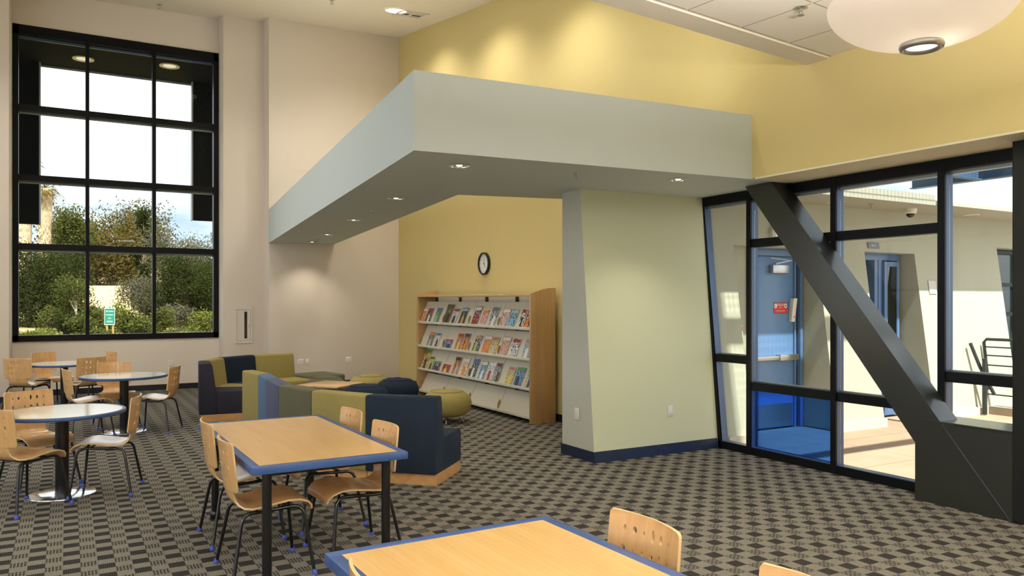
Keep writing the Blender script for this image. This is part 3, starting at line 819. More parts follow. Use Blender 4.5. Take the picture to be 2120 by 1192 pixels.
def rect_table(x0, x1, y0_, y1_, rz, lab, feet=True):
    cx_, cy_ = (x0 + x1) / 2, (y0_ + y1_) / 2; hw, hl = (x1 - x0) / 2, (y1_ - y0_) / 2
    t_ = empty('rectangular_table', (cx_, cy_, 0), rz, lab, 'table', 'rectangular maple tables')
    MB().box(-hw + 0.052, hw - 0.052, -hl + 0.052, hl - 0.052, 0.70, 0.7455).build('table_top', M['maple_top'], t_, smooth=0)
    m = MB()
    for a, b_, c_, d_ in ((-hw, hw, -hl, -hl + 0.052), (-hw, hw, hl - 0.052, hl), (-hw, -hw + 0.052, -hl + 0.052, hl - 0.052), (hw - 0.052, hw, -hl + 0.052, hl - 0.052)):
        m.box(a, b_, c_, d_, 0.70, 0.746)
    m.build('edge_band', M['tblue'], t_, bevel=0.002, smooth=50)
    for sx in (-1, 1):
        for sy in (-1, 1):
            lx, ly = sx * (hw - 0.11), sy * (hl - 0.11)
            lg = MB().lathe([(0.029, 0.062), (0.029, 0.70)], 24, 0, None, (lx, ly)).build('leg', M['black'], t_)
            MB().lathe([(0.022, 0.0), (0.037, 0.006), (0.041, 0.030), (0.038, 0.054), (0.030, 0.064)], 24, 0, None, (lx, ly)).build('foot', M['black'], lg, smooth=60)
    for a in (-hl + 0.13, hl - 0.16): MB().box(-hw + 0.1, hw - 0.1, a, a + 0.03, 0.66, 0.70).build('apron_rail', M['black'], t_, smooth=0)
rect_table(0.925, 1.91, 4.745, 6.68, R(1.0), 'rectangular maple table with blue edge, fully visible with four chairs around it')
rect_table(0.895, 1.93, 1.12, 3.02, R(1.5), 'rectangular maple table with blue edge cut by the bottom of the photo')

# ================================================================== SOFA MODULES
def arc(cx_, cz, r, a0, a1, n=4):
    return [(cx_ + r * math.cos(R(a0 + (a1 - a0) * i / n)), cz + r * math.sin(R(a0 + (a1 - a0) * i / n))) for i in range(n + 1)]
BACK = [(0.0, 0.105)] + arc(0.025, 0.805, 0.025, 180, 90) + arc(0.135, 0.79, 0.04, 90, 12) + [(0.225, 0.44), (0.235, 0.105)]
SEAT = [(0.236, 0.106), (0.228, 0.40)] + [(0.232, 0.43)] + arc(0.70, 0.38, 0.05, 90, 0) + [(0.75, 0.106)]
PLIN = [(0.03, 0.0), (0.03, 0.104), (0.71, 0.104), (0.71, 0.0)]
def sofa_module(p0, p1, n0, n1, fab, lab, seat_fab=None, back_only=False, group='sofa modules'):
    p0, p1 = Vector(p0), Vector(p1)
    mid = (p0 + p1) / 2
    t_ = empty('sofa_module', (mid.x, mid.y, 0), 0, lab, 'sofa', group)
    u_ = (p1 - p0).normalized()
    def ring(prof, p, n_, k, eps):
        q = p + u_ * (0.004 * eps) - mid
        w_ = u_.orthogonal(); perp = Vector((-u_.y, u_.x))
        if perp.dot(Vector(n_)) < 0: perp = -perp
        sc = 1.0 / max(0.5, perp.dot(Vector(n_).normalized()))
        nn = Vector(n_).normalized() * sc
        return [(q.x + nn.x * s_, q.y + nn.y * s_, z) for s_, z in prof]
    for nm, prof, mt, bv in (('backrest', BACK, fab, 0.010), ('seat', SEAT, seat_fab or fab, 0.010), ('plinth', PLIN, M['plinth_wood'], 0.0)):
        m = MB(); m.loft(ring(prof, p0, n0, 0, 1), ring(prof, p1, n1, 1, -1))
        m.build(nm, mt, t_, smooth=50, bevel=bv)
    return t_
def perp_in(a, b, side):
    d_ = (Vector(b) - Vector(a)).normalized(); q = Vector((-d_.y, d_.x)); return q * side
def run(nodes, fabs, labs, side, group):
    ns = [perp_in(nodes[i], nodes[i + 1], side) for i in range(len(nodes) - 1)]
    jn = [ns[0]] + [(ns[i] + ns[i + 1]).normalized() for i in range(len(ns) - 1)] + [ns[-1]]
    for i in range(len(ns)):
        sofa_module(nodes[i], nodes[i + 1], jn[i], jn[i + 1], fabs[i], labs[i], group=group)
run([(2.975, 6.655), (2.465, 7.155), (2.115, 7.78), (1.955, 8.49), (1.985, 9.22), (2.03, 9.86), (1.955, 10.48)],
    [M['f_navy'], M['f_olive'], M['f_grey'], M['f_purple'], M['f_blue'], M['f_olive']],
    ['navy blue sofa module at the right end of the near curved row',
     'olive sofa module immediately left of the navy end module in the near curved row',
     'grey green sofa module in the middle of the near curved row',
     'slate purple sofa module left of the grey green one in the near curved row',
     'blue sofa module between the purple and far olive ones, near curved row',
     'olive sofa module at the far left end of the near curved row'], -1, 'near curved row of sofa modules')
run([(1.62, 11.80), (1.70, 12.50), (2.02, 13.06), (2.62, 13.46), (3.33, 13.64)],
    [M['f_charcoal'], M['f_olive'], M['f_dnavy'], M['f_olive']],
    ['charcoal sofa module at the left end of the far curved row',
     'dark olive wedge shaped sofa module behind the charcoal one in the far curved row',
     'dark navy sofa module in the corner of the far curved row',
     'olive sofa module at the right end of the far curved row, facing the camera'], -1, 'far curved row of sofa modules')

# square grey ottoman and coffee table
t_ = empty('square_ottoman', (3.86, 13.80, 0), R(14), 'grey green square ottoman block beside the far olive sofa module', 'ottoman')
MB().box(-0.36, 0.36, -0.37, 0.37, 0.105, 0.43).build('cushion', M['f_grey'], t_, bevel=0.04, smooth=50, seg=4)
MB().box(-0.32, 0.32, -0.33, 0.33, 0.0, 0.105).build('plinth', M['plinth_wood'], t_, smooth=0)
t_ = empty('coffee_table', (3.60, 12.08, 0), R(0), 'low square maple coffee table between the round ottomans', 'table')
b_ = [(-0.36, 0.40), (0.36, 0.40), (0.33, -0.32), (-0.18, -0.42)]
b_ = [(-0.38, -0.38), (0.38, -0.38), (0.38, 0.38), (-0.38, 0.38)]
MB().prism(b_, 0.40, 0.425).build('table_top', M['maple_light'], t_, bevel=0.003, smooth=50)
m = MB(); m.box(-0.33, 0.33, -0.33, 0.33, 0.0, 0.40); m.build('base_box', M['plinth_wood'], t_, bevel=0.003, smooth=50)
t_.rotation_euler = (0, 0, R(38))

# round pebble ottomans
def ottoman(x, y, fab, lab, rot=0):
    t_ = empty('round_ottoman', (x, y, 0), rot, lab, 'ottoman', 'round ottomans')
    pr = []
    for i in range(25):
        a = -PI / 2 + PI * i / 24
        rr = 0.350 * (abs(math.cos(a)) ** (0.58 if a > 0 else 0.48)); zz = 0.272 + 0.188 * (1 if a > 0 else -1) * abs(math.sin(a)) ** 0.95
        pr.append((max(rr, 0.001), zz))
    MB().lathe(pr, 48, cap=False).build('cushion', fab, t_, smooth=80)
    MB().tube([(0.232 * math.cos(k * PI / 20), 0.232 * math.sin(k * PI / 20), 0.446) for k in range(40)], 0.0035, 6, closed=True).build('piping', fab, t_, smooth=80)
    MB().tube([(0.351 * math.cos(k * PI / 24), 0.351 * math.sin(k * PI / 24), 0.262) for k in range(48)], 0.003, 6, closed=True).build('seam', fab, t_, smooth=80)
    for k in range(4):
        a = PI / 4 + k * PI / 2
        MB().tube([(0.16 * math.cos(a), 0.16 * math.sin(a), 0.14), (0.235 * math.cos(a), 0.235 * math.sin(a), 0.0)], [0.011, 0.008], 12).build('leg', M['chrome'], t_)
ottoman(4.69, 10.11, M['f_olive'], 'olive round ottoman on chrome legs right in front of the magazine rack', 0.3)
ottoman(4.67, 11.98, M['f_dnavy'], 'dark navy round ottoman further right, at the left end of the magazine rack')
ottoman(3.92, 11.38, M['f_dnavy'], 'dark navy round ottoman in the middle, in front of the coffee table')
ottoman(3.25, 10.95, M['f_navy'], 'navy round ottoman at the left, almost hidden behind the near sofa backs')
ottoman(4.50, 12.85, M['f_olive'], 'olive round ottoman furthest back near the white wall')
ottoman(3.76, 12.98, M['f_grey'], 'grey green round ottoman in front of the square ottoman')
ottoman(3.83, 9.24, M['f_olive'], 'olive round ottoman hidden behind the navy sofa end module')

# ================================================================== MAGAZINE RACK
rk = empty('magazine_rack', (5.86, 11.4, 0), 0, 'maple sided magazine display rack with putty sloping shelves against the yellow wall', 'shelf')
RX, RY = 5.86, 11.4
def side(y0_, y1_, nm='side_panel'):
    # x runs from the front edge (5.615) to the wall, the top swells towards the wall
    pts = [(5.615, 0.0), (5.615, 1.825)]
    for i in range(1, 11):
        k = i / 10; pts.append((5.615 + 0.41 * k, 1.825 + 0.085 * math.sin(k * PI * 0.56)))
    pts += [(6.03, 0.0)]
    m = MB(); n_ = len(pts)
    m.add([(x - RX, y0_ - RY, z) for x, z in pts] + [(x - RX, y1_ - RY, z) for x, z in pts], [tuple(range(n_)), tuple(reversed(range(n_, 2 * n_)))] + [(i, n_ + i, n_ + (i + 1) % n_, (i + 1) % n_) for i in range(n_)])
    return m.build(nm, M['maple_panel'], rk, bevel=0.002, smooth=40)
side(9.335, 9.375); side(13.40, 13.44)
MB().box(5.62 - RX, 5.97 - RX, 9.376 - RY, 13.399 - RY, 1.795, 1.83).build('top_board', M['maple_light'], rk, bevel=0.002)
bays = [(9.385, 10.385), (10.395, 11.385), (11.395, 12.385), (12.395, 13.39)]
rowz = [1.335, 0.905, 0.485, 0.085]
for y0_ in (9.385, 10.39, 11.39, 12.39, 13.385):
    MB().box(5.985 - RX, 6.025 - RX, y0_ - 0.02 - RY, y0_ + 0.02 - RY, 0.0, 1.79).build('post', M['putty_dark'], rk, smooth=0)
for y0_, y1_ in bays:
    MB().box(6.028 - RX, 6.034 - RX, y0_ - RY, y1_ - RY, 0.08, 1.79).build('back_panel', M['putty'], rk, smooth=0)
for ri, zl in enumerate(rowz):
    for y0_, y1_ in bays:
        top = (5.82, zl + 0.375) if ri < 3 else (5.825, zl + 0.31)
        bot = (5.665, zl - 0.004)
        m = MB()
        m.add([(bot[0] - RX, y0_ - RY, bot[1]), (bot[0] - RX, y1_ - RY, bot[1]), (top[0] - RX, y1_ - RY, top[1]), (top[0] - RX, y0_ - RY, top[1]),
               (bot[0] + .012 - RX, y0_ - RY, bot[1] - .008), (bot[0] + .012 - RX, y1_ - RY, bot[1] - .008), (top[0] + .012 - RX, y1_ - RY, top[1] - .008), (top[0] + .012 - RX, y0_ - RY, top[1] - .008)],
              [(0, 1, 2, 3), (7, 6, 5, 4), (0, 4, 5, 1), (1, 5, 6, 2), (2, 6, 7, 3), (3, 7, 4, 0)])
        sh = m.build('display_shelf', M['putty'], rk, smooth=0)
        m = MB(); m.box(5.625 - RX, 5.668 - RX, y0_ - RY, y1_ - RY, zl - 0.022, zl - 0.006); m.box(5.622 - RX, 5.628 - RX, y0_ - RY, y1_ - RY, zl - 0.022, zl + 0.02)
        m.box(5.66 - RX, 5.98 - RX, y0_ + .01 - RY, y1_ - .01 - RY, zl - 0.03, zl - 0.022)
        m.build('shelf_lip', M['putty'], sh, bevel=0.002)
        # leaf shaped bracket end at one side
        m = MB(); yb = y1_ - RY + 0.001
        leaf = [(5.695, zl - 0.01), (5.685, zl + 0.04), (5.69, zl + 0.09), (5.715, zl + 0.14), (5.735, zl + 0.15), (5.74, zl + 0.10), (5.735, zl + 0.04), (5.715, zl - 0.01)]
        n_ = len(leaf)
        m.add([(x - RX - .03, yb - 0.004, z) for x, z in leaf] + [(x - RX - .03, yb + 0.002, z) for x, z in leaf], [tuple(range(n_)), tuple(reversed(range(n_, 2 * n_)))] + [(i, n_ + i, n_ + (i + 1) % n_, (i + 1) % n_) for i in range(n_)])
        m.build('bracket', mat('tan_bracket', (166, 142, 92), 0.5), sh, smooth=0)

# magazines: every cover is its own little composition of coloured blocks on glossy paper
colors = {'red': (178, 40, 38), 'white': (232, 228, 222), 'blue': (54, 110, 176), 'sky': (128, 186, 216), 'black': (24, 24, 28), 'orange': (222, 136, 50), 'green': (92, 150, 74), 'yellow': (232, 200, 70),
          'brown': (92, 66, 42), 'olive': (98, 92, 52), 'grey': (128, 128, 126), 'navy': (34, 46, 96), 'pink': (216, 152, 152), 'skin': (204, 162, 132), 'silver': (186, 190, 194), 'maroon': (104, 30, 32), 'teal': (52, 120, 126), 'tan': (190, 160, 112), 'lime': (168, 200, 96)}
def cover_mat(k):
    # mottled photographic print of two tones
    a, b_ = colors[k[0]], colors[k[1]]
    nm = 'cover_print_%s_%s' % k
    if nm in _mc: return _mc[nm]
    t = NT(nm); v = t.obj()
    vo = t.n('TexVoronoi'); vo.inputs['Scale'].default_value = 22; t.l(v, vo.inputs['Vector'])
    f = t.noise(15, 5, v, 0.7)
    g = t.math('GREATER_THAN', t.math('ADD', t.math('MULTIPLY', vo.outputs['Distance'], 0.9), f), 0.85)
    c1 = t.mix(g, c4(a), c4(b_))
    c2 = t.mix(t.math('MULTIPLY', t.math('GREATER_THAN', t.noise(60, 3, v, 0.7), 0.62), 0.7), c1, c4((240, 236, 228)))
    c2 = t.mix(t.math('MULTIPLY', t.math('GREATER_THAN', t.noise(34, 4, v, 0.7), 0.56), 0.8), c2, c4((26, 24, 28)))
    t.bsdf(c2, 0.28, 0, 0.5); _mc[nm] = t.m
    return t.m
paper = mat('paper_pages', (224, 218, 204), 0.8)
def solid(c): return mat('print_' + c, colors[c], 0.3)
# row, y, width, height, (background pair), masthead colour, masthead text, figure colour, label
mags = [
 (0, 13.28, .20, .27, ('white', 'orange'), 'white', None, 'orange', 'white and orange magazine first on the left of the top shelf'),
 (0, 13.05, .21, .27, ('grey', 'black'), 'red', None, 'white', 'grey magazine with red masthead second on the top shelf'),
 (0, 12.68, .21, .28, ('maroon', 'green'), 'blue', None, 'sky', 'magazine with a blue masthead alone before the first divider on the top shelf'),
 (0, 12.27, .27, .35, ('brown', 'olive'), 'olive', None, 'black', 'tall dark brown magazine on the top shelf'),
 (0, 11.97, .21, .28, ('white', 'silver'), 'red', None, 'black', 'white magazine with a dark figure beside the tall brown one on the top shelf'),
 (0, 11.65, .23, .29, ('olive', 'black'), 'sky', None, 'tan', 'olive and black magazine last in the second bay of the top shelf'),
 (0, 11.18, .21, .32, ('silver', 'maroon'), 'white', None, 'red', 'silver and red newspaper style magazine first in the third bay, top shelf'),
 (0, 10.90, .18, .26, ('white', 'pink'), 'orange', None, 'skin', 'white magazine with orange frame in the third bay, top shelf'),
 (0, 10.60, .22, .31, ('navy', 'silver'), 'grey', None, 'white', 'dark blue magazine with pale figure in the third bay, top shelf'),
 (0, 10.24, .21, .29, ('white', 'pink'), 'white', None, 'silver', 'white magazine with red title first in the right bay, top shelf'),
 (0, 9.99, .20, .28, ('black', 'sky'), 'silver', None, 'sky', 'black and pale blue magazine in the right bay, top shelf'),
 (0, 9.72, .11, .29, ('black', 'white'), 'red', None, 'black', 'narrow black and white magazine with red band, right bay of the top shelf'),
 (0, 9.53, .18, .29, ('white', 'maroon'), 'red', None, 'orange', 'white and red magazine touching the right side panel, top shelf'),
 (1, 12.98, .21, .27, ('black', 'grey'), 'orange', None, 'silver', 'black magazine with orange masthead first on the second shelf'),
 (1, 12.71, .20, .27, ('silver', 'white'), 'blue', None, 'black', 'silver magazine with blue masthead second on the second shelf'),
 (1, 12.20, .29, .17, ('sky', 'blue'), 'red', None, 'black', 'short red and blue booklet on the second shelf in front of a football magazine'),
 (1, 11.82, .21, .29, ('blue', 'orange'), 'red', None, 'yellow', 'blue magazine with red masthead on the second shelf'),
 (1, 11.57, .19, .30, ('black', 'orange'), 'navy', None, 'orange', 'black and orange magazine last in the second bay, second shelf'),
 (1, 11.15, .21, .28, ('white', 'black'), 'tan', None, 'lime', 'white and black magazine first in the third bay, second shelf'),
 (1, 10.83, .22, .29, ('pink', 'orange'), 'white', None, 'orange', 'pink and orange magazine in the third bay, second shelf'),
 (1, 10.58, .22, .28, ('grey', 'yellow'), 'pink', 'EXPRESS', 'silver', 'grey magazine with yellow text in the third bay, second shelf'),
 (1, 10.24, .23, .30, ('lime', 'pink'), 'white', None, 'pink', 'pale green and pink magazine first in the right bay, second shelf'),
 (1, 9.94, .22, .28, ('black', 'white'), 'red', None, 'silver', 'black magazine with white shirted figure in the right bay, second shelf'),
 (1, 9.58, .21, .29, ('sky', 'silver'), 'pink', None, 'white', 'pale blue magazine touching the right side panel, second shelf'),
 (2, 13.24, .24, .38, ('navy', 'yellow'), 'green', None, 'navy', 'tall navy and green magazine at the left of the third shelf'),
 (2, 12.98, .18, .25, ('yellow', 'lime'), 'brown', None, 'black', 'yellow and brown magazine behind the tall navy one, third shelf'),
 (2, 12.69, .30, .18, ('sky', 'navy'), 'green', None, 'maroon', 'wide green and pale blue booklet on the third shelf'),
 (2, 12.28, .29, .15, ('maroon', 'red'), 'red', None, 'yellow', 'small dark red booklet on the third shelf'),
 (2, 11.92, .21, .31, ('black', 'orange'), 'black', None, 'silver', 'black and orange magazine in the second bay, third shelf'),
 (2, 11.61, .22, .31, ('orange', 'white'), 'white', None, 'orange', 'orange and white magazine last in the second bay, third shelf'),
 (2, 11.26, .19, .32, ('sky', 'black'), 'blue', None, 'white', 'pale blue magazine first in the third bay, third shelf'),
 (2, 10.96, .19, .30, ('navy', 'sky'), 'white', None, 'white', 'navy and white magazine in the third bay, third shelf'),
 (2, 10.69, .20, .31, ('sky', 'white'), 'white', None, 'red', 'white and pale blue magazine in the third bay, third shelf'),
 (2, 10.47, .14, .31, ('silver', 'grey'), 'maroon', None, 'black', 'silver magazine with maroon spine at the end of the third bay, third shelf'),
 (2, 10.08, .20, .28, ('sky', 'yellow'), 'pink', 'EXPRESS', 'yellow', 'pale blue and yellow magazine in the right bay, third shelf'),
 (2, 9.81, .22, .29, ('sky', 'blue'), 'green', None, 'black', 'blue and green magazine with a dark animal in the right bay, third shelf'),
 (2, 9.52, .16, .29, ('sky', 'yellow'), 'green', None, 'navy', 'green and yellow magazine touching the right side panel, third shelf'),
 (1, 12.13, .27, .31, ('silver', 'maroon'), 'black', None, 'maroon', 'silver magazine with a dark red football standing behind the short booklet, second shelf'),
]
LEAN = math.atan2(0.155, 0.379)
rm = random.Random(3)
for i, (row, y, w_, h_, bgp, mast, txt, fig, lab) in enumerate(mags):
    back = (i == len(mags) - 1)
    th = 0.010 if h_ > 0.2 else 0.016
    zl = rowz[row]
    o = empty('magazine', (5.652 + (0.022 if back else 0), y, zl - 0.002), 0, lab, 'magazine', 'magazines and booklets on the display rack')
    lean = LEAN - 0.02
    # local: X = across (towards -Y), Y = up the cover, Z = out of the cover
    upv = Vector((math.sin(lean), 0, math.cos(lean)))
    T = face_T((0, 0, 0), (0, -1, 0), upv)
    rot = rm.uniform(-0.03, 0.03) if not back else 0
    T = T @ Matrix.Rotation(rot, 4, 'Z') @ Matrix.Translation((0, 0.004, 0))
    MB().box(-w_ / 2 + .002, w_ / 2 - .002, 0, h_ - .002, -th, -0.001, 0, T).build('pages', paper, o, smooth=0)
    cv = MB(); cv.box(-w_ / 2, w_ / 2, 0, h_, -0.0012, 0.0, 0, T); cv.box(-w_ / 2, w_ / 2, 0, h_, -th - .001, -th, 0, T); cv.box(-w_ / 2 - .001, -w_ / 2 + .0005, 0, h_, -th - .001, 0, 0, T)
    cvo = cv.build('cover', cover_mat(bgp), o, smooth=0)
    MB().box(-w_ / 2 + .004, w_ / 2 - .004, h_ * 0.80, h_ * 0.965, 0.0, 0.0007, 0, T).build('masthead', solid(mast), cvo, smooth=0)
    # a figure: head and shoulders
    fw = w_ * 0.2; cxp = rm.uniform(-.03, .03) * 1
    m = MB(); pts = []
    for k in range(12):
        a = 2 * PI * k / 12; pts.append((cxp + fw * 0.38 * math.cos(a), h_ * 0.64 + fw * 0.5 * math.sin(a)))
    m.add([(x, y2, 0.0009) for x, y2 in pts] , [tuple(range(12))], 0, T)
    bd = [(cxp - fw, 0.012), (cxp + fw, 0.012), (cxp + fw * 0.95, h_ * 0.45), (cxp + fw * 0.3, h_ * 0.55), (cxp - fw * 0.3, h_ * 0.55), (cxp - fw * 0.9, h_ * 0.46)]
    m.add([(x, y2, 0.0008) for x, y2 in bd], [tuple(range(6))], 1, T)
    m.build('cover_picture', [solid('skin'), solid(fig)], cvo, smooth=0)
    if txt: text_mesh(txt, 0.05, 'title', solid('red'), cvo, T @ Matrix.Translation((0, h_ * 0.88, 0.0012)), 0.0003, sx=w_ / 0.235)
# ================================================================== PATIO OUTSIDE THE EAST WINDOW
struct(MB().box(6.86, 22, -6, 11, -0.25, -0.012).build('floor_patio', M['patio'], smooth=0))
def fy_(z): return 6.85 + 0.135 * z              # leaning stucco front
# stucco building: leaning front with door recesses
m = MB()
def pier(x0, x1, z0=0.0, z1=3.05):
    m.hexa([(x0, fy_(z0), z0), (x1, fy_(z0), z0), (x1, 7.75, z0), (x0, 7.75, z0)], [(x0, fy_(z1), z1), (x1, fy_(z1), z1), (x1, 7.75, z1), (x0, 7.75, z1)])
pier(6.86, 7.30); m.box(7.30, 7.80, 7.42, 7.75, 0, 2.45); pier(8.86, 9.86); pier(11.02, 13.25)
pier(7.30, 8.86, 2.43); pier(9.86, 11.02, 2.43); pier(13.25, 16, 2.6)
m.box(6.86, 13.25, 7.75, 7.8, 0, 3.05)
struct(m.build('wall_patio', M['stucco'], smooth=0))
m = MB()
for x0, x1 in ((6.86, 7.29), (8.88, 9.84), (11.04, 13.2)): m.box(x0, x1, 6.80, 6.86, -0.012, 0.10)
m.build('baseboard_patio', mat('painted_concrete_curb', (206, 198, 176), 0.8), smooth=0)['kind'] = 'structure'
m = MB(); m.box(6.87, 16, 6.42, 7.75, 3.05, 3.10); m.box(6.87, 10.3, 6.40, 6.44, 3.03, 3.17)
struct(m.build('ceiling_patio', M['stucco_soffit'], smooth=0))

def downl(x, y, z, lab):
    t_ = empty('patio_downlight', (x, y, z), 0, lab, 'downlight', 'patio soffit lights')
    MB().lathe([(0.11, 0), (0.11, -0.008), (0.09, -0.010)], 28, cap=False).build('trim_ring', M['plate'], t_)
    MB().lathe([(0.092, -0.004), (0.092, -0.006)], 28).build('lens', mat('lamp_glass', (226, 214, 180), 0.3), t_)
downl(8.95, 6.95, 3.05, 'round light in the patio soffit behind the slanted brace')
downl(12.1, 6.95, 3.05, 'round light in the patio soffit at the far right pane')
t_ = empty('security_camera', (10.55, 6.93, 3.05), 0, 'white dome security camera under the patio soffit', 'camera')
MB().lathe([(0.085, 0), (0.08, -0.055), (0.062, -0.07)], 32, cap=False).build('housing', M['plate'], t_)
MB().lathe([(0.062, -0.066), (0.055, -0.095), (0.035, -0.118), (0.001, -0.127)], 28, cap=False).build('dome', mat('dark_dome', (30, 30, 34), 0.08), t_)
t_ = empty('patio_sprinkler', (9.55, 6.85, 3.05), 0, 'small sprinkler under the patio soffit left of the security camera', 'sprinkler')
sprinkler_parts(t_); t_.scale = (1.4, 1.4, 1.2)
t_ = empty('wall_horn', (8.07, fy_(2.58) + 0.0, 2.60), 0, 'round white alarm horn on the stucco wall beside the brace', 'alarm')
MB().lathe([(0.10, 0), (0.10, 0.05), (0.085, 0.062), (0.075, 0.04)], 32, 0, TN, cap=False).build('ring', M['plate'], t_)
MB().lathe([(0.07, 0.02), (0.05, 0.05), (0.001, 0.06)], 24, 0, TN, cap=False).build('lens', mat('clear_lens', (214, 216, 214), 0.1), t_)

def metal_door(name, x0, x1, leaf_x0, leaf_x1, side, label_):
    d_ = empty(name, (x0, 7.45, 0), 0)
    struct(d_)
    m = MB(); fr_ = 0.055
    m.box(0, x1 - x0, -0.06, 0.06, 2.33, 2.43); m.box(0, fr_, -0.06, 0.06, 0, 2.33); m.box(x1 - x0 - fr_, x1 - x0, -0.06, 0.06, 0, 2.33)
    m.build('door_frame', M['frame_blue'], d_, bevel=0.003)
    return d_
d1 = metal_door('door_1', 7.78, 8.84, 0, 0, 0, '')
leaf = MB().box(0.06, 0.90, -0.025, 0.025, 0.015, 2.325).build('door_leaf', M['door_blue'], d1, bevel=0.003)
MB().box(0.08, 0.88, -0.028, -0.024, 0.03, 0.33).build('kick_plate', M['steel'], leaf, smooth=0)
m = MB(); m.box(0.90, 0.93, -0.05, 0.05, 0, 2.33); m.build('mullion', M['frame_blue'], d1)
MB().box(0.93, 1.005, -0.01, 0.0, 0.06, 2.33).build('side_pane', mat('dark_blue_glass', (24, 52, 84), 0.08), d1, smooth=0)
m = MB(); m.box(0.1, 0.88, -0.095, -0.045, 0.93, 0.985); m.box(0.56, 0.93, -0.105, -0.025, 0.92, 1.0); m.build('panic_bar', M['steel'], leaf, bevel=0.004)
m = MB(); m.box(0.43, 0.74, -0.10, -0.027, 2.10, 2.21); m.build('door_closer', M['steel'], leaf, bevel=0.004)
m = MB(); m.tube([(0.50, -0.08, 2.225), (0.74, -0.14, 2.27), (0.38, -0.10, 2.30)], 0.009, 8); m.build('closer_arm', M['steel'], leaf)
m = MB(); m.hexa([(0.81, -0.075, 1.44), (0.88, -0.075, 1.44), (0.88, -0.026, 1.44), (0.81, -0.026, 1.44)], [(0.83, -0.10, 1.76), (0.90, -0.10, 1.76), (0.90, -0.026, 1.76), (0.83, -0.026, 1.76)])
m.build('reader', M['plate'], leaf, bevel=0.004)
MB().box(0.84, 0.865, -0.086, -0.078, 1.50, 1.515).build('reader_light', mat('red_indicator', (224, 70, 30), 0.4), leaf, smooth=0)
# warning sign on the leaf
sgn = empty('warning_sign', (8.43, 7.424, 1.63), 0, 'red WARNING sign with white lettering on the blue door', 'sign')
MB().box(-0.165, 0.165, -0.09, 0.09, 0, 0.003, 0, TN).build('sign_panel', mat('sign_red', (208, 40, 34), 0.45), sgn, smooth=0)
m = MB(); 
for a in ((-0.165, 0.165, 0.084, 0.09), (-0.165, 0.165, -0.09, -0.084), (-0.165, -0.159, -0.09, 0.09), (0.159, 0.165, -0.09, 0.09)): m.box(*a, 0.003, 0.004, 0, TN)
m.build('sign_border', M['black'], sgn, smooth=0)
m = MB(); m.lathe([(0.036, 0.003), (0.036, 0.0042)], 24, 0, TN @ Matrix.Translation((-0.122, 0.032, 0))); m.lathe([(0.036, 0.003), (0.036, 0.0042)], 24, 0, TN @ Matrix.Translation((0.122, 0.032, 0))); m.build('sign_disc', M['plate'], sgn, smooth=0)
m = MB(); m.lathe([(0.010, 0.004), (0.010, 0.005)], 16, 0, TN @ Matrix.Translation((-0.135, 0.030, 0))); m.lathe([(0.014, 0.004), (0.014, 0.005)], 16, 0, TN @ Matrix.Translation((0.122, 0.036, 0))); m.box(0.114, 0.130, 0.012, 0.036, 0.004, 0.005, 0, TN); m.build('sign_symbol', M['black'], sgn, smooth=0)
text_mesh('WARNING', 0.042, 'lettering', M['plate'], sgn, TN @ Matrix.Translation((0, 0.048, 0.004)))
text_mesh('ALARM', 0.024, 'lettering', M['plate'], sgn, TN @ Matrix.Translation((0, 0.008, 0.004)))
text_mesh('Emergency Exit Only', 0.023, 'lettering', M['plate'], sgn, TN @ Matrix.Translation((0, -0.045, 0.004)))
sgn.scale = (0.8, 1, 0.85)
sgn = empty('site_sign', (10.07, fy_(2.52) - 0.005, 2.52), 0, 'small grey sign reading Site 5 above the open doorway', 'sign')
MB().box(-0.125, 0.125, -0.042, 0.042, 0, 0.008, 0, face_T((0, 0, 0), (1, 0, 0), (0, 0.135, 1))).build('sign_panel', mat('sign_grey', (92, 98, 112), 0.4), sgn, smooth=0)
text_mesh('Site 5', 0.045, 'lettering', M['plate'], sgn, face_T((0, 0, 0), (1, 0, 0), (0, 0.135, 1)) @ Matrix.Translation((0, 0, 0.0085)))
sgn = empty('alarm_notice', (7.645, 7.408, 1.28), 0, 'small red and white FIRE notice on the stucco wall in the narrow pane', 'sign')
TT = TN
MB().box(-0.05, 0.05, -0.125, 0.125, 0, 0.008, 0, TT).build('notice_panel', mat('notice_white', (232, 226, 220), 0.4), sgn, smooth=0)
m = MB(); m.box(-0.045, 0.045, 0.055, 0.11, 0.008, 0.009, 0, TT); m.box(-0.045, 0.045, -0.115, -0.055, 0.008, 0.009, 0, TT); m.build('red_band', mat('sign_red', (208, 40, 34), 0.45), sgn, smooth=0)
MB().box(-0.04, 0.04, -0.03, 0.035, 0.008, 0.0095, 0, TT).build('dark_band', M['black'], sgn, smooth=0)
text_mesh('FIRE', 0.04, 'lettering', M['plate'], sgn, TT @ Matrix.Translation((0, 0.082, 0.0095)))
TT = face_T((0, 0, 0), (1, 0, 0), (0, 0.135, 1))
sgn = empty('wall_notice', (11.35, fy_(1.93) - 0.006, 1.93), 0, 'small pale square notice on the stucco wall right of the open doorway', 'sign')
MB().box(-0.09, 0.09, -0.10, 0.10, 0, 0.006, 0, TT).build('notice_panel', mat('pale_notice', (196, 192, 186), 0.6), sgn, smooth=0)

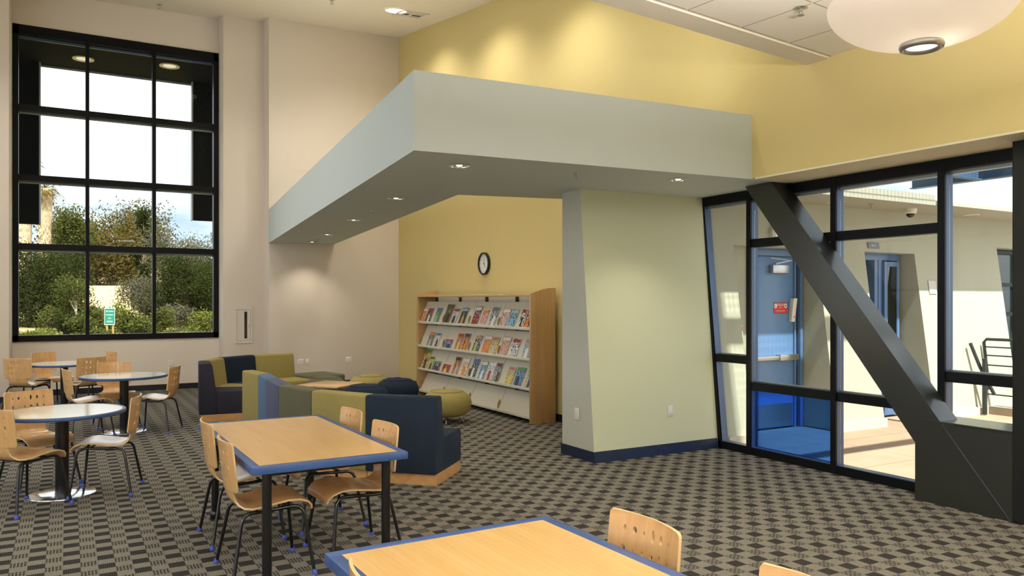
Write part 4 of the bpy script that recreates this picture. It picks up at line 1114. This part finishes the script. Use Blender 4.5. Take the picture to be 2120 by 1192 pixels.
# open doorway with a side pane, a room behind it
d2 = metal_door('door_2', 9.88, 10.98, 0, 0, 0, '')
m = MB(); m.box(0.60, 0.68, -0.06, 0.06, 0, 2.33); m.build('mullion', M['frame_blue'], d2)
lf = MB(); lf.box(0.685, 0.76, -0.10, -0.06, 0.02, 2.31); lf.box(0.985, 1.04, -0.10, -0.06, 0.02, 2.31); lf.box(0.76, 0.985, -0.10, -0.06, 0.02, 0.16); lf.box(0.76, 0.985, -0.10, -0.06, 2.24, 2.31)
lf.build('door_leaf', M['frame_blue'], d2, bevel=0.003)
MB().box(0.76, 0.985, -0.085, -0.08, 0.16, 2.24).build('pane', glass('door_glass', (0.35, 0.42, 0.38), 0.25), d2, smooth=0)
MB().box(0.52, 0.60, -0.05, 0.3, 0.0, 2.33).build('jamb_return', M['frame_blue'], d2, smooth=0)
m = MB(); m.box(9.0, 12.6, 10.4, 10.5, 0, 2.6); m.box(8.9, 9.0, 7.8, 10.5, 0, 2.6); m.box(12.6, 12.7, 7.8, 10.5, 0, 2.6)
m.box(8.9, 12.7, 7.8, 10.5, 2.5, 2.6)
struct(m.build('wall_beyond_doorway', mat('beige_interior_paint', (178, 170, 140), 0.8), smooth=0))
bin_ = empty('waste_bin', (10.62, 8.35, 0), 0, 'grey waste bin with a dark liner inside the open doorway', 'bin')
MB().lathe([(0.13, 0.0), (0.17, 0.55), (0.175, 0.55), (0.165, 0.5)], 28, cap=False).build('bin_body', mat('grey_plastic', (150, 148, 138), 0.5), bin_)
MB().lathe([(0.176, 0.40), (0.182, 0.52), (0.172, 0.57), (0.16, 0.54)], 28, cap=False).build('liner', M['black'], bin_)
ch = empty('stacking_chair', (10.62, 9.0, 0.72), R(200), 'grey shell chair upturned on a counter inside the open doorway', 'chair')
m = MB()
prs = [(-0.22, 0.0), (-0.1, 0.02), (0.05, 0.02), (0.16, 0.05), (0.22, 0.15), (0.25, 0.42)]
m.add([(x, -0.21, z) for x, z in prs] + [(x, 0.21, z) for x, z in prs], [(i, i + 1, len(prs) + i + 1, len(prs) + i) for i in range(len(prs) - 1)])
o = m.build('seat_shell', mat('grey_shell', (128, 132, 126), 0.5), ch); md = o.modifiers.new('thickness', 'SOLIDIFY'); md.thickness = 0.01
for sx in (1, -1):
    for sy in (1, -1): MB().tube([(0.12 * sx, 0.15 * sy, 0.01), (0.2 * sx, 0.2 * sy, -0.42)], 0.012, 10).build('leg', M['steel'], ch)
ch.location.z = 0.46
cnt = empty('counter', (11.3, 9.3, 0), 0, 'dark low counter inside the open doorway', 'counter')
MB().box(-0.5, 0.5, -0.3, 0.3, 0, 0.72).build('body', mat('dark_counter', (60, 58, 54), 0.6), cnt, smooth=0)
MB().box(-0.52, 0.52, -0.32, 0.32, 0.72, 0.75).build('counter_top', mat('counter_top_grey', (150, 146, 136), 0.5), cnt, smooth=0)

# dark glazing at the far right of the patio
m = MB(); m.box(13.3, 16, 7.5, 7.56, 0, 2.6); w5 = struct(m.build('window_5', mat('dark_patio_glass', (30, 50, 50), 0.1), smooth=0))
m = MB()
for z in (0.1, 1.5, 2.0, 2.55): m.box(13.27, 16, 7.42, 7.5, z - 0.03, z + 0.03)
for x in (13.3, 14.4, 15.5): m.box(x - 0.03, x + 0.03, 7.42, 7.5, 0, 2.6)
m.build('window_frame', M['frame'], w5, smooth=0)

# blue steel canopy frame with mesh panels
cp = empty('steel_canopy', (8.7, 5.0, 3.3), 0, 'blue steel beam canopy with square wire mesh panels over the patio', 'canopy')
def cb(x0, x1, y0_, y1_, z0, z1, nm='beam'):
    m = MB(); ox, oy, oz = 8.7, 5.0, 3.3
    along_y = (y1_ - y0_) > (x1 - x0)
    m.box(x0 - ox, x1 - ox, y0_ - oy, y1_ - oy, z0 - oz, z0 - oz + 0.012); m.box(x0 - ox, x1 - ox, y0_ - oy, y1_ - oy, z1 - oz - 0.012, z1 - oz)
    if along_y: c_ = (x0 + x1) / 2 - ox; m.box(c_ - 0.006, c_ + 0.006, y0_ - oy, y1_ - oy, z0 - oz, z1 - oz)
    else: c_ = (y0_ + y1_) / 2 - oy; m.box(x0 - ox, x1 - ox, c_ - 0.006, c_ + 0.006, z0 - oz, z1 - oz)
    m.build(nm, M['beam_blue'], cp, smooth=0)
cb(10.30, 10.42, 1.0, 6.78, 3.30, 3.62); cb(6.95, 10.30, 5.78, 5.88, 3.30, 3.55); cb(6.95, 10.30, 6.66, 6.78, 3.44, 3.62)
cb(6.95, 10.30, 3.9, 4.0, 3.30, 3.55); cb(6.95, 10.30, 1.9, 2.0, 3.30, 3.55)
for y0_, y1_ in ((5.90, 6.64), (4.02, 5.76)):
    m = MB(); ox, oy = 8.7, 5.0
    x = 7.0
    while x < 10.28: m.box(x - ox - .0028, x - ox + .0028, y0_ - oy, y1_ - oy, 0.26, 0.264); x += 0.075
    y = y0_
    while y < y1_: m.box(7.0 - ox, 10.28 - ox, y - oy - .0028, y - oy + .0028, 0.262, 0.266); y += 0.075
    m.build('mesh_panel', M['beam_blue'], cp, smooth=0)

# guard rail and its curb
rl = empty('guard_rail', (12.42, 6.84, 0), 0, 'dark steel guard rail with horizontal bars at the edge of the patio', 'railing')
rmt = mat('dark_rail_paint', (50, 56, 56), 0.4, 0.3)
MB().box(-0.022, 0.022, -0.42, -0.36, 0.06, 1.12).build('post', rmt, rl, smooth=0)
MB().box(-0.022, 0.022, -2.1, -2.04, 0.06, 1.12).build('post', rmt, rl, smooth=0)
MB().tube([(0, 0.02, 0.35), (0, 0.06, 0.7), (0, 0.10, 1.08), (0, 0.06, 1.13), (0, -3.6, 1.13)], 0.024, 10).build('top_rail', rmt, rl)
m = MB()
for z in (0.28, 0.43, 0.58, 0.73, 0.88, 1.01): m.tube([(0, 0.05 + 0.04 * (z - .3), z), (0, -3.6, z)], 0.011, 8)
m.build('bar', rmt, rl)
r2 = empty('stair_rail', (12.12, 6.72, 0), 0, 'slanting dark handrail just left of the guard rail', 'railing')
MB().tube([(0.1, -0.05, 0.30), (-0.02, 0.1, 0.72), (-0.1, 0.2, 1.08)], 0.026, 10).build('rail', rmt, r2)
MB().box(-0.05, 0.0, 0.0, 0.05, 0.0, 0.85).build('post', rmt, r2, smooth=0)
struct(MB().box(12.3, 12.75, 2.0, 6.80, -0.01, 0.11).build('trim_curb', mat('grey_concrete_curb', (150, 142, 128), 0.85), smooth=0))
struct(MB().box(13.6, 13.8, -4, 6.9, -0.01, 0.9).build('wall_patio_far', M['white_wall'], smooth=0))

# ================================================================== OUTSIDE THE TALL WINDOW
def hexz(m, x0, x1, y0_, y1_, z0, z1, mi=0): m.box(x0, x1, y0_, y1_, z0, z1, mi)
m = MB()
m.box(-3.0, 4.6, 16.86, 19.3, 6.72, 6.95)                       # soffit of the hood
m.box(-3.0, -0.52, 19.1, 19.26, 3.33, 6.73); m.box(2.49, 4.6, 19.1, 19.26, 3.57, 6.73)
m2 = MB(); m2.box(-0.52, -0.49, 19.08, 19.30, 3.32, 6.72); m2.box(2.46, 2.49, 19.08, 19.30, 3.56, 6.72)
m2.box(-0.5, 2.86, 19.28, 19.32, 6.68, 6.95)
hood = struct(m.build('trim_window_hood', M['hood'], smooth=0))
o = m2.build('hood_edge', M['hood_edge'], hood, smooth=0)
hl = None
for x, y, lab in ((0.28, 18.35, 'round lit downlight in the dark hood outside the tall window, left one'), (1.88, 18.0, 'round lit downlight in the dark hood outside the tall window, right one')):
    t_ = empty('hood_downlight', (x, y, 6.715), 0, lab, 'downlight', 'lights in the window hood')
    MB().lathe([(0.20, 0.0), (0.20, -0.02), (0.185, -0.024), (0.165, -0.012), (0.13, -0.006)], 36, cap=False).build('trim_ring', M['putty'], t_)
    MB().lathe([(0.13, -0.007), (0.13, -0.010)], 32).build('lens', emit('hood_lens', (1.0, 0.82, 0.52), 0.9), t_)

def terr(x, y):
    pts = [(16.8, -0.55), (26, -0.35), (36, -0.12), (46, 0.25), (60, 0.4), (80, 0.75), (100, 1.5), (140, 2.6), (220, 3.5)]
    z = lerp_tab(pts, max(16.8, min(219, y)))[0]
    return z + 0.12 * math.sin(x * 0.9 + y * 0.35) + 0.08 * math.sin(x * 2.3 - y * 0.8)
t = NT('hillside_earth')
f = t.noise(0.5, 6, t.pos(), 0.65)
r = t.n('ValToRGB'); e = r.color_ramp.elements; e[0].position = 0.35; e[0].color = c4((86, 96, 48)); e[1].position = 0.62; e[1].color = c4((168, 142, 110))
x_ = r.color_ramp.elements.new(0.5); x_.color = c4((126, 118, 72))
t.l(f, r.inputs[0]); t.bsdf(r.outputs[0], 0.95, 0, 0.1, t.bump(t.noise(3, 5, t.pos()), 0.8, 0.2))
m = MB(); nx, ny = 44, 60
vs = []
for j in range(ny + 1):
    y = 16.86 + (220 - 16.86) * (j / ny) ** 1.8
    for i in range(nx + 1):
        x = -60 + 140 * i / nx; vs.append((x, y, terr(x, y)))
m.add(vs, [(j * (nx + 1) + i, j * (nx + 1) + i + 1, (j + 1) * (nx + 1) + i + 1, (j + 1) * (nx + 1) + i) for j in range(ny) for i in range(nx)])
g_ = m.build('ground_hillside', t.m, smooth=60); g_['kind'] = 'structure'

def leafmat(nm, a, b_):
    t = NT(nm); v = t.pos()
    f = t.noise(1.1, 4, v, 0.7); oi = t.noise(9.0, 2, v)
    k = t.math('ADD', t.math('MULTIPLY', f, 0.5), t.math('MULTIPLY', oi, 0.5))
    r = t.n('ValToRGB'); e = r.color_ramp.elements; e[0].position = 0.33; e[0].color = c4(a); e[1].position = 0.68; e[1].color = c4(b_)
    t.l(k, r.inputs[0])
    d_ = t.n('BsdfDiffuse'); t.l(r.outputs[0], d_.inputs[0]); tl = t.n('BsdfTranslucent'); t.l(r.outputs[0], tl.inputs[0])
    mx = t.n('MixShader'); mx.inputs[0].default_value = 0.35; t.l(d_.outputs[0], mx.inputs[1]); t.l(tl.outputs[0], mx.inputs[2]); t.l(mx.outputs[0], t.out.inputs[0])
    return t.m
LF = {'olive': leafmat('olive_green_leaves', (57, 55, 24), (111, 96, 51)), 'dark': leafmat('dark_green_leaves', (27, 36, 15), (66, 72, 36)),
      'mid': leafmat('mid_green_leaves', (43, 54, 21), (99, 101, 52)), 'lime': leafmat('bright_green_leaves', (62, 74, 27), (125, 126, 62)), 'grey': leafmat('grey_green_leaves', (57, 59, 44), (109, 105, 83)),
      'frond': leafmat('palm_fronds', (59, 62, 27), (133, 110, 65))}
bark = mat('brown_bark', (104, 88, 68), 0.9, var=0.3, vscale=3); bark_pale = mat('pale_bark', (206, 196, 178), 0.8, var=0.15, vscale=6)
palm_bark = mat('shaggy_palm_bark', (186, 166, 134), 0.95, var=0.45, vscale=5, bump=1.0, bscale=20)
def leaves(m, c, rx, rz, n, s, rng, shell=0.5):
    for _ in range(n):
        while True:
            d_ = Vector((rng.uniform(-1, 1), rng.uniform(-1, 1), rng.uniform(-1, 1)))
            if 0.05 < d_.length <= 1: break
        d_ = d_.normalized() * (shell + (1 - shell) * rng.random()) * (0.85 + 0.3 * rng.random())
        p = Vector((c[0] + d_.x * rx, c[1] + d_.y * rx, c[2] + d_.z * rz))
        a = Vector((rng.uniform(-1, 1), rng.uniform(-1, 1), rng.uniform(-1, 1))).normalized()
        b_ = a.orthogonal().normalized(); ss = s * rng.uniform(0.6, 1.3)
        m.add([tuple(p - a * ss), tuple(p - b_ * ss * .45), tuple(p + a * ss), tuple(p + b_ * ss * .45)], [(0, 1, 2, 3)])
def tree(px, Y, top, width, kind, lab, seed, trunk_r=0.16, clumps=9, dens=230, leaf=0.17, base_frac=0.35, bk=None, nm='tree', cat='tree', group='trees beyond the tall window'):
    # px: direction as x/y ratio from the camera; Y: distance along the plot
    rng = random.Random(seed)
    x = px * Y; z0 = terr(x, Y) - 0.1
    t_ = empty(nm, (x, Y, z0), 0, lab, cat, group)
    H = top - z0
    m = MB(); m.tube([(0, 0, 0), (0.05 * H * rng.uniform(-.5, .5), 0, H * 0.4), (0.08 * H * rng.uniform(-.5, .5), 0, H * 0.85)], [trunk_r, trunk_r * .7, trunk_r * .15], 8)
    cl = []
    for i in range(clumps):
        a = rng.uniform(0, 2 * PI); k = (i + 0.5) / clumps
        hz = H * base_frac + (H * (1 - base_frac) - width * 0.26) * (0.08 + 0.92 * k) ; rr = width * 0.36 * (1 - 0.75 * abs(k - 0.40)) * rng.uniform(0.35, 1)
        c = (rr * math.cos(a), rr * math.sin(a), hz)
        cl.append(c); m.tube([(0, 0, hz * 0.62), tuple(v * 0.55 for v in c[:2]) + (hz * 0.85,), c], [trunk_r * .45, trunk_r * .28, trunk_r * .08], 6)
    m.build('trunk', bk or bark, t_)
    m = MB()
    for c in cl:
        r_ = width * 0.24 * rng.uniform(0.75, 1.25)
        leaves(m, c, r_, min(r_ * 1.0, H * 0.25), int(dens * 2.6), leaf * 0.62, rng, 0.3)
    m.build('foliage', LF[kind], t_, smooth=0)
    return t_
def shrub(px, Y, h_, w_, kind, lab, seed, n=900, leaf=0.09, lift=0):
    rng = random.Random(seed); x = px * Y; z0 = terr(x, Y) - 0.05 + lift
    t_ = empty('shrub', (x, Y, z0), 0, lab, 'shrub', 'shrubs on the slope beyond the tall window')
    m = MB()
    for k in range(4): m.tube([(0, 0, 0), (w_ * 0.25 * math.cos(k * 1.7), w_ * 0.25 * math.sin(k * 1.7), h_ * 0.6)], 0.02, 5)
    m.build('stem', bark, t_)
    m = MB()
    for k in range(6):
        a = rng.uniform(0, 6.28); rr = w_ * 0.28 * rng.random()
        leaves(m, (rr * math.cos(a), rr * math.sin(a), h_ * rng.uniform(0.35, 0.65)), w_ * 0.32, h_ * 0.36, n // 6, leaf, rng, 0.5)
    m.build('foliage', LF[kind], t_, smooth=0)
def ratio(xpx):
    u_ = (xpx - 1060) / 1616.0
    return (math.sin(R(YAW)) + u_ * math.cos(R(YAW))) / (math.cos(R(YAW)) - u_ * math.sin(R(YAW)))
# tall trees behind the garden wall
tree(ratio(190), 92, 12.6, 13, 'olive', 'large olive green tree filling the middle left panes', 11, 0.35, 16, 300, 0.30, 0.22)
tree(ratio(262), 98, 13.9, 11, 'olive', 'broad tree with a forked pale trunk in the middle panes', 12, 0.42, 15, 280, 0.30, 0.25)
tree(ratio(130), 86, 11.4, 8, 'mid', 'rounded mid green tree between the palm and the tallest tree', 13, 0.25, 11, 300, 0.28, 0.15)
tree(ratio(300), 84, 11.4, 3.2, 'dark', 'slender dark tree left of the right hand mullion', 14, 0.15, 9, 180, 0.22, 0.1)
tree(ratio(355), 80, 9.8, 9, 'grey', 'airy grey green tree in the right hand panes', 15, 0.22, 14, 170, 0.20, 0.2)
tree(ratio(395), 74, 8.2, 7, 'grey', 'loose pale tree below the right hand hood panel', 16, 0.2, 12, 170, 0.19, 0.2)
tree(ratio(440), 70, 8.6, 6, 'grey', 'sparse tree at the right edge of the tall window', 17, 0.2, 10, 120, 0.18, 0.2)
tree(ratio(235), 120, 11.1, 16, 'mid', 'green tree furthest back above the roof of the low house', 18, 0.3, 13, 280, 0.34, 0.2)
tree(ratio(340), 125, 10.4, 16, 'olive', 'wide tree furthest back on the right above the low house', 19, 0.3, 13, 260, 0.34, 0.2)
# nearer, darker trees in the lower panes
tree(ratio(58), 50, 5.7, 6, 'dark', 'dark dense tree in the bottom left pane below the palm', 21, 0.16, 12, 430, 0.12, 0.05)
tree(ratio(105), 54, 5.6, 5.5, 'dark', 'dark green tree in the bottom left pane beside the left mullion', 22, 0.16, 12, 420, 0.13, 0.05)
tree(ratio(155), 44, 3.2, 2.6, 'mid', 'young tree with a thin white trunk in the bottom left pane', 23, 0.055, 8, 170, 0.085, 0.55, bark_pale)
tree(ratio(298), 50, 3.5, 3.2, 'grey', 'grey green young tree just left of the right mullion in the bottom pane', 24, 0.07, 10, 240, 0.10, 0.2)
tree(ratio(385), 46, 5.0, 5.0, 'dark', 'dark bushy tree in the bottom right pane', 25, 0.12, 13, 420, 0.11, 0.12)
tree(ratio(425), 48, 4.6, 3.5, 'dark', 'dark tree against the right jamb in the bottom right pane', 26, 0.1, 9, 360, 0.11, 0.1)
tree(ratio(340), 62, 3.9, 4.5, 'mid', 'mid green bushy tree behind the right mullion, bottom row', 27, 0.1, 9, 340, 0.13, 0.1)
# shrubs on the slope
for i, (px, Y, h_, w_, k, lab) in enumerate([
    (50, 33, 1.0, 1.6, 'mid', 'green shrub in the bottom left corner of the tall window'), (85, 37, 0.9, 1.7, 'lime', 'bright shrub on bare soil in the bottom left pane'),
    (105, 45, 1.4, 2.2, 'mid', 'green shrub behind the bare soil patch in the bottom left pane'), (142, 40, 1.3, 1.6, 'dark', 'dark round shrub around the white trunk'), (168, 39, 1.0, 1.5, 'mid', 'shrub right of the white trunk against the left mullion'),
    (118, 30, 0.5, 1.6, 'lime', 'low bright shrub at the foot of the bottom left pane'), (165, 30, 0.6, 1.6, 'lime', 'low bright shrub under the white trunk'),
    (198, 41, 1.5, 1.7, 'mid', 'leafy shrub left of the green sign'), (215, 44, 1.4, 1.8, 'lime', 'leafy bright shrub behind the green sign'), (243, 44, 1.7, 1.7, 'lime', 'tall bright shrub right of the green sign'),
    (205, 33, 0.9, 1.3, 'mid', 'shrub at the foot of the left sign post'), (268, 42, 1.5, 1.7, 'dark', 'dark shrub in the middle of the bottom centre pane'), (290, 36, 1.2, 1.6, 'mid', 'shrub low at the right of the bottom centre pane'),
    (275, 31, 0.6, 1.2, 'dark', 'low dark shrub above the window sill in the centre pane'), (330, 41, 1.5, 1.4, 'mid', 'green shrub against the right mullion in the bottom right pane'), (362, 44, 1.3, 2.0, 'grey', 'grey green shrub on the slope in the bottom right pane'),
    (398, 32, 0.6, 0.6, 'lime', 'small round bright shrub near the foot of the bottom right pane'), (425, 38, 1.6, 1.7, 'lime', 'bright yellow green shrub at the right jamb'), (350, 30, 0.3, 0.5, 'mid', 'tiny shrub on bare ground in the bottom right pane'),
    (312, 60, 2.4, 4.0, 'mid', 'large shrub mass in front of the low house'), (365, 58, 2.6, 4.5, 'mid', 'flowering shrub mass at the right below the low house'), (140, 64, 1.9, 4, 'mid', 'shrub mass at the left end of the cream garden wall')]):
    shrub(ratio(px), Y, h_, w_, k, lab, 40 + i, 1100 if Y < 50 else 1600, 0.075 if Y < 50 else 0.12)
# ground cover
rng = random.Random(5); m = MB()
for _ in range(5200):
    Y = rng.uniform(24, 62); x = rng.uniform(-0.10, 0.22) * Y; 
    if math.sin(x * 0.8 + Y * 0.3) + math.sin(x * 0.35 - Y * 0.2 + 2) < -0.2: continue
    z = terr(x, Y); a = rng.uniform(0, 6.28); s_ = 0.10 * rng.uniform(.6, 1.5)
    for k in range(3):
        aa = a + k * 2.1; m.add([(x, Y, z), (x + s_ * math.cos(aa), Y + s_ * math.sin(aa), z + s_ * 1.6), (x + s_ * math.cos(aa + .8), Y + s_ * math.sin(aa + .8), z + s_ * 1.2)], [(0, 1, 2)])
tag(m.build('ground_cover', LF['lime'], smooth=0), 'low leafy ground cover scattered over the slope outside', 'plants', kind='stuff')

# palms
def palm(px, Y, top, lab, seed, r_=0.36, crown=True):
    rng = random.Random(seed); x = ratio(px) * Y; z0 = terr(x, Y); H = top - z0
    t_ = empty('palm_tree', (x, Y, z0), 0, lab, 'palm', 'palms beyond the tall window')
    m = MB(); m.tube([(0, 0, z_ * H) for z_ in [i / 14 for i in range(15)]], [r_ * (1.0 + 0.12 * rng.uniform(-1, 1)) * (1.15 if i > 9 else 1) for i in range(15)], 12)
    for _ in range(420):
        a = rng.uniform(0, 6.28); z = rng.uniform(0.25, 1.0) * H; rr = r_ * 1.05
        m.add([(rr * math.cos(a), rr * math.sin(a), z), (rr * 1.12 * math.cos(a + .1), rr * 1.12 * math.sin(a + .1), z - 0.35), (rr * math.cos(a + .25), rr * math.sin(a + .25), z - 0.1)], [(0, 1, 2)])
    m.build('trunk', palm_bark, t_, smooth=0)
    m = MB()
    for k in range(46):
        a = rng.uniform(0, 6.28); el = rng.uniform(-0.9, 1.2); L_ = rng.uniform(0.9, 1.5)
        d_ = Vector((math.cos(a) * math.cos(el), math.sin(a) * math.cos(el), math.sin(el)))
        p0 = Vector((0, 0, H)); mid = p0 + d_ * L_ * 0.6; end = p0 + d_ * L_ + Vector((0, 0, -0.35))
        s_ = d_.cross(Vector((0, 0, 1))).normalized()
        for q in range(9):
            b_ = (q - 4) / 4; tip = end + s_ * b_ * 0.6 + Vector((0, 0, -0.25 * abs(b_)))
            m.add([tuple(mid + s_ * 0.02), tuple(mid - s_ * 0.02 + Vector((0, 0, .02))), tuple(tip)], [(0, 1, 2)])
        m.tube([tuple(p0), tuple(mid)], 0.02, 4)
    m.build('fronds', LF['frond'], t_, smooth=0)
palm(93, 64, 9.6, 'fan palm with a shaggy pale trunk rising past the left hood panel', 71, 0.40)
palm(50, 60, 10.5, 'second palm trunk showing under the left hood panel', 72, 0.40)

# cream garden wall and the low house behind it
x0, x1 = ratio(150) * 84, ratio(272) * 84
gw = MB().box(x0, x1, 84, 84.25, 0.5, 3.15); tag(gw.build('garden_wall', mat('cream_block_wall', (236, 214, 162), 0.85, var=0.05, vscale=1), smooth=0), 'sunlit cream garden wall seen between the trees', 'wall')
hx0, hx1 = ratio(150) * 105, ratio(450) * 105
hs = empty('low_house', ((hx0 + hx1) / 2, 108, 2.2), 0, 'low house with a long brown roof behind the garden wall', 'house')
hw = (hx1 - hx0) / 2
MB().box(-hw, hw, -2, 4, 0, 1.75).build('house_wall', mat('grey_house_wall', (148, 144, 132), 0.8), hs, smooth=0)
m = MB(); m.add([(-hw - .5, -3, 1.7), (hw + .5, -3, 1.7), (hw + .5, 1.5, 4.1), (-hw - .5, 1.5, 4.1), (-hw - .5, 6, 1.7), (hw + .5, 6, 1.7)], [(0, 1, 2, 3), (3, 2, 5, 4), (0, 3, 4), (1, 5, 2), (0, 4, 5, 1)])
m.build('roof', mat('brown_shingles', (112, 90, 64), 0.9, var=0.3, vscale=1.2), hs, smooth=0)
m = MB(); m.box(-hw - .5, hw + .5, -3.05, -2.95, 1.55, 1.75); m.build('gutter', M['plate'], hs, smooth=0)
for px in (215, 278, 335, 368): 
    xx = ratio(px) * 109 - (hx0 + hx1) / 2
    m = MB(); m.box(xx - 1.0, xx + 0.6, 0.5, 2.0, 3.2, 4.6 if px in (278, 368) else 3.95, 0); m.box(xx - 1.1, xx - 0.2, 0.4, 0.5, 3.4, 4.4, 1)
    m.build('chimney', [M['plate'], M['base_black']], hs, smooth=0)
for k in range(6):
    MB().box(-hw + 2 + k * 3.6, -hw + 3.6 + k * 3.6, -2.05, -1.98, 0.6, 1.5).build('window', M['base_black'], hs, smooth=0)

# green roadside sign
d = 38.0; sx_ = ratio(227) * d; z0 = terr(sx_, d)
sg = empty('site_board', (sx_, d, z0), R(-3), 'green rectangular sign on two wooden posts among the shrubs', 'sign')
for x in (-0.10, 0.13): MB().box(x - 0.035, x + 0.035, 0, 0.07, -0.2, 0.75).build('post', mat('sign_post_wood', (176, 142, 84), 0.8), sg, smooth=0)
zc = 1.73 + (622 - 655) / 1616 * (d * 0.869 + sx_ * 0.495) - z0
MB().box(-0.20, 0.20, -0.02, 0.0, zc - 0.36, zc + 0.36).build('sign_panel', mat('sign_green', (28, 124, 104), 0.5), sg, smooth=0)
m = MB()
for a in ((-0.205, 0.205, zc + 0.345, zc + 0.365), (-0.205, 0.205, zc - 0.365, zc - 0.345), (-0.205, -0.19, zc - 0.36, zc + 0.36), (0.19, 0.205, zc - 0.36, zc + 0.36)):
    m.box(a[0], a[1], -0.026, -0.019, a[2], a[3])
m.build('sign_border', M['plate'], sg, smooth=0)
for k, tx in enumerate(('All Accident', 'Investigation', 'Site', 'AREA')):
    text_mesh(tx, 0.085 if k < 3 else 0.10, 'lettering', M['plate'], sg, face_T((0, -0.022, zc + 0.23 - k * 0.15), (1, 0, 0)), 0.001, sx=0.72 if k < 2 else 1)
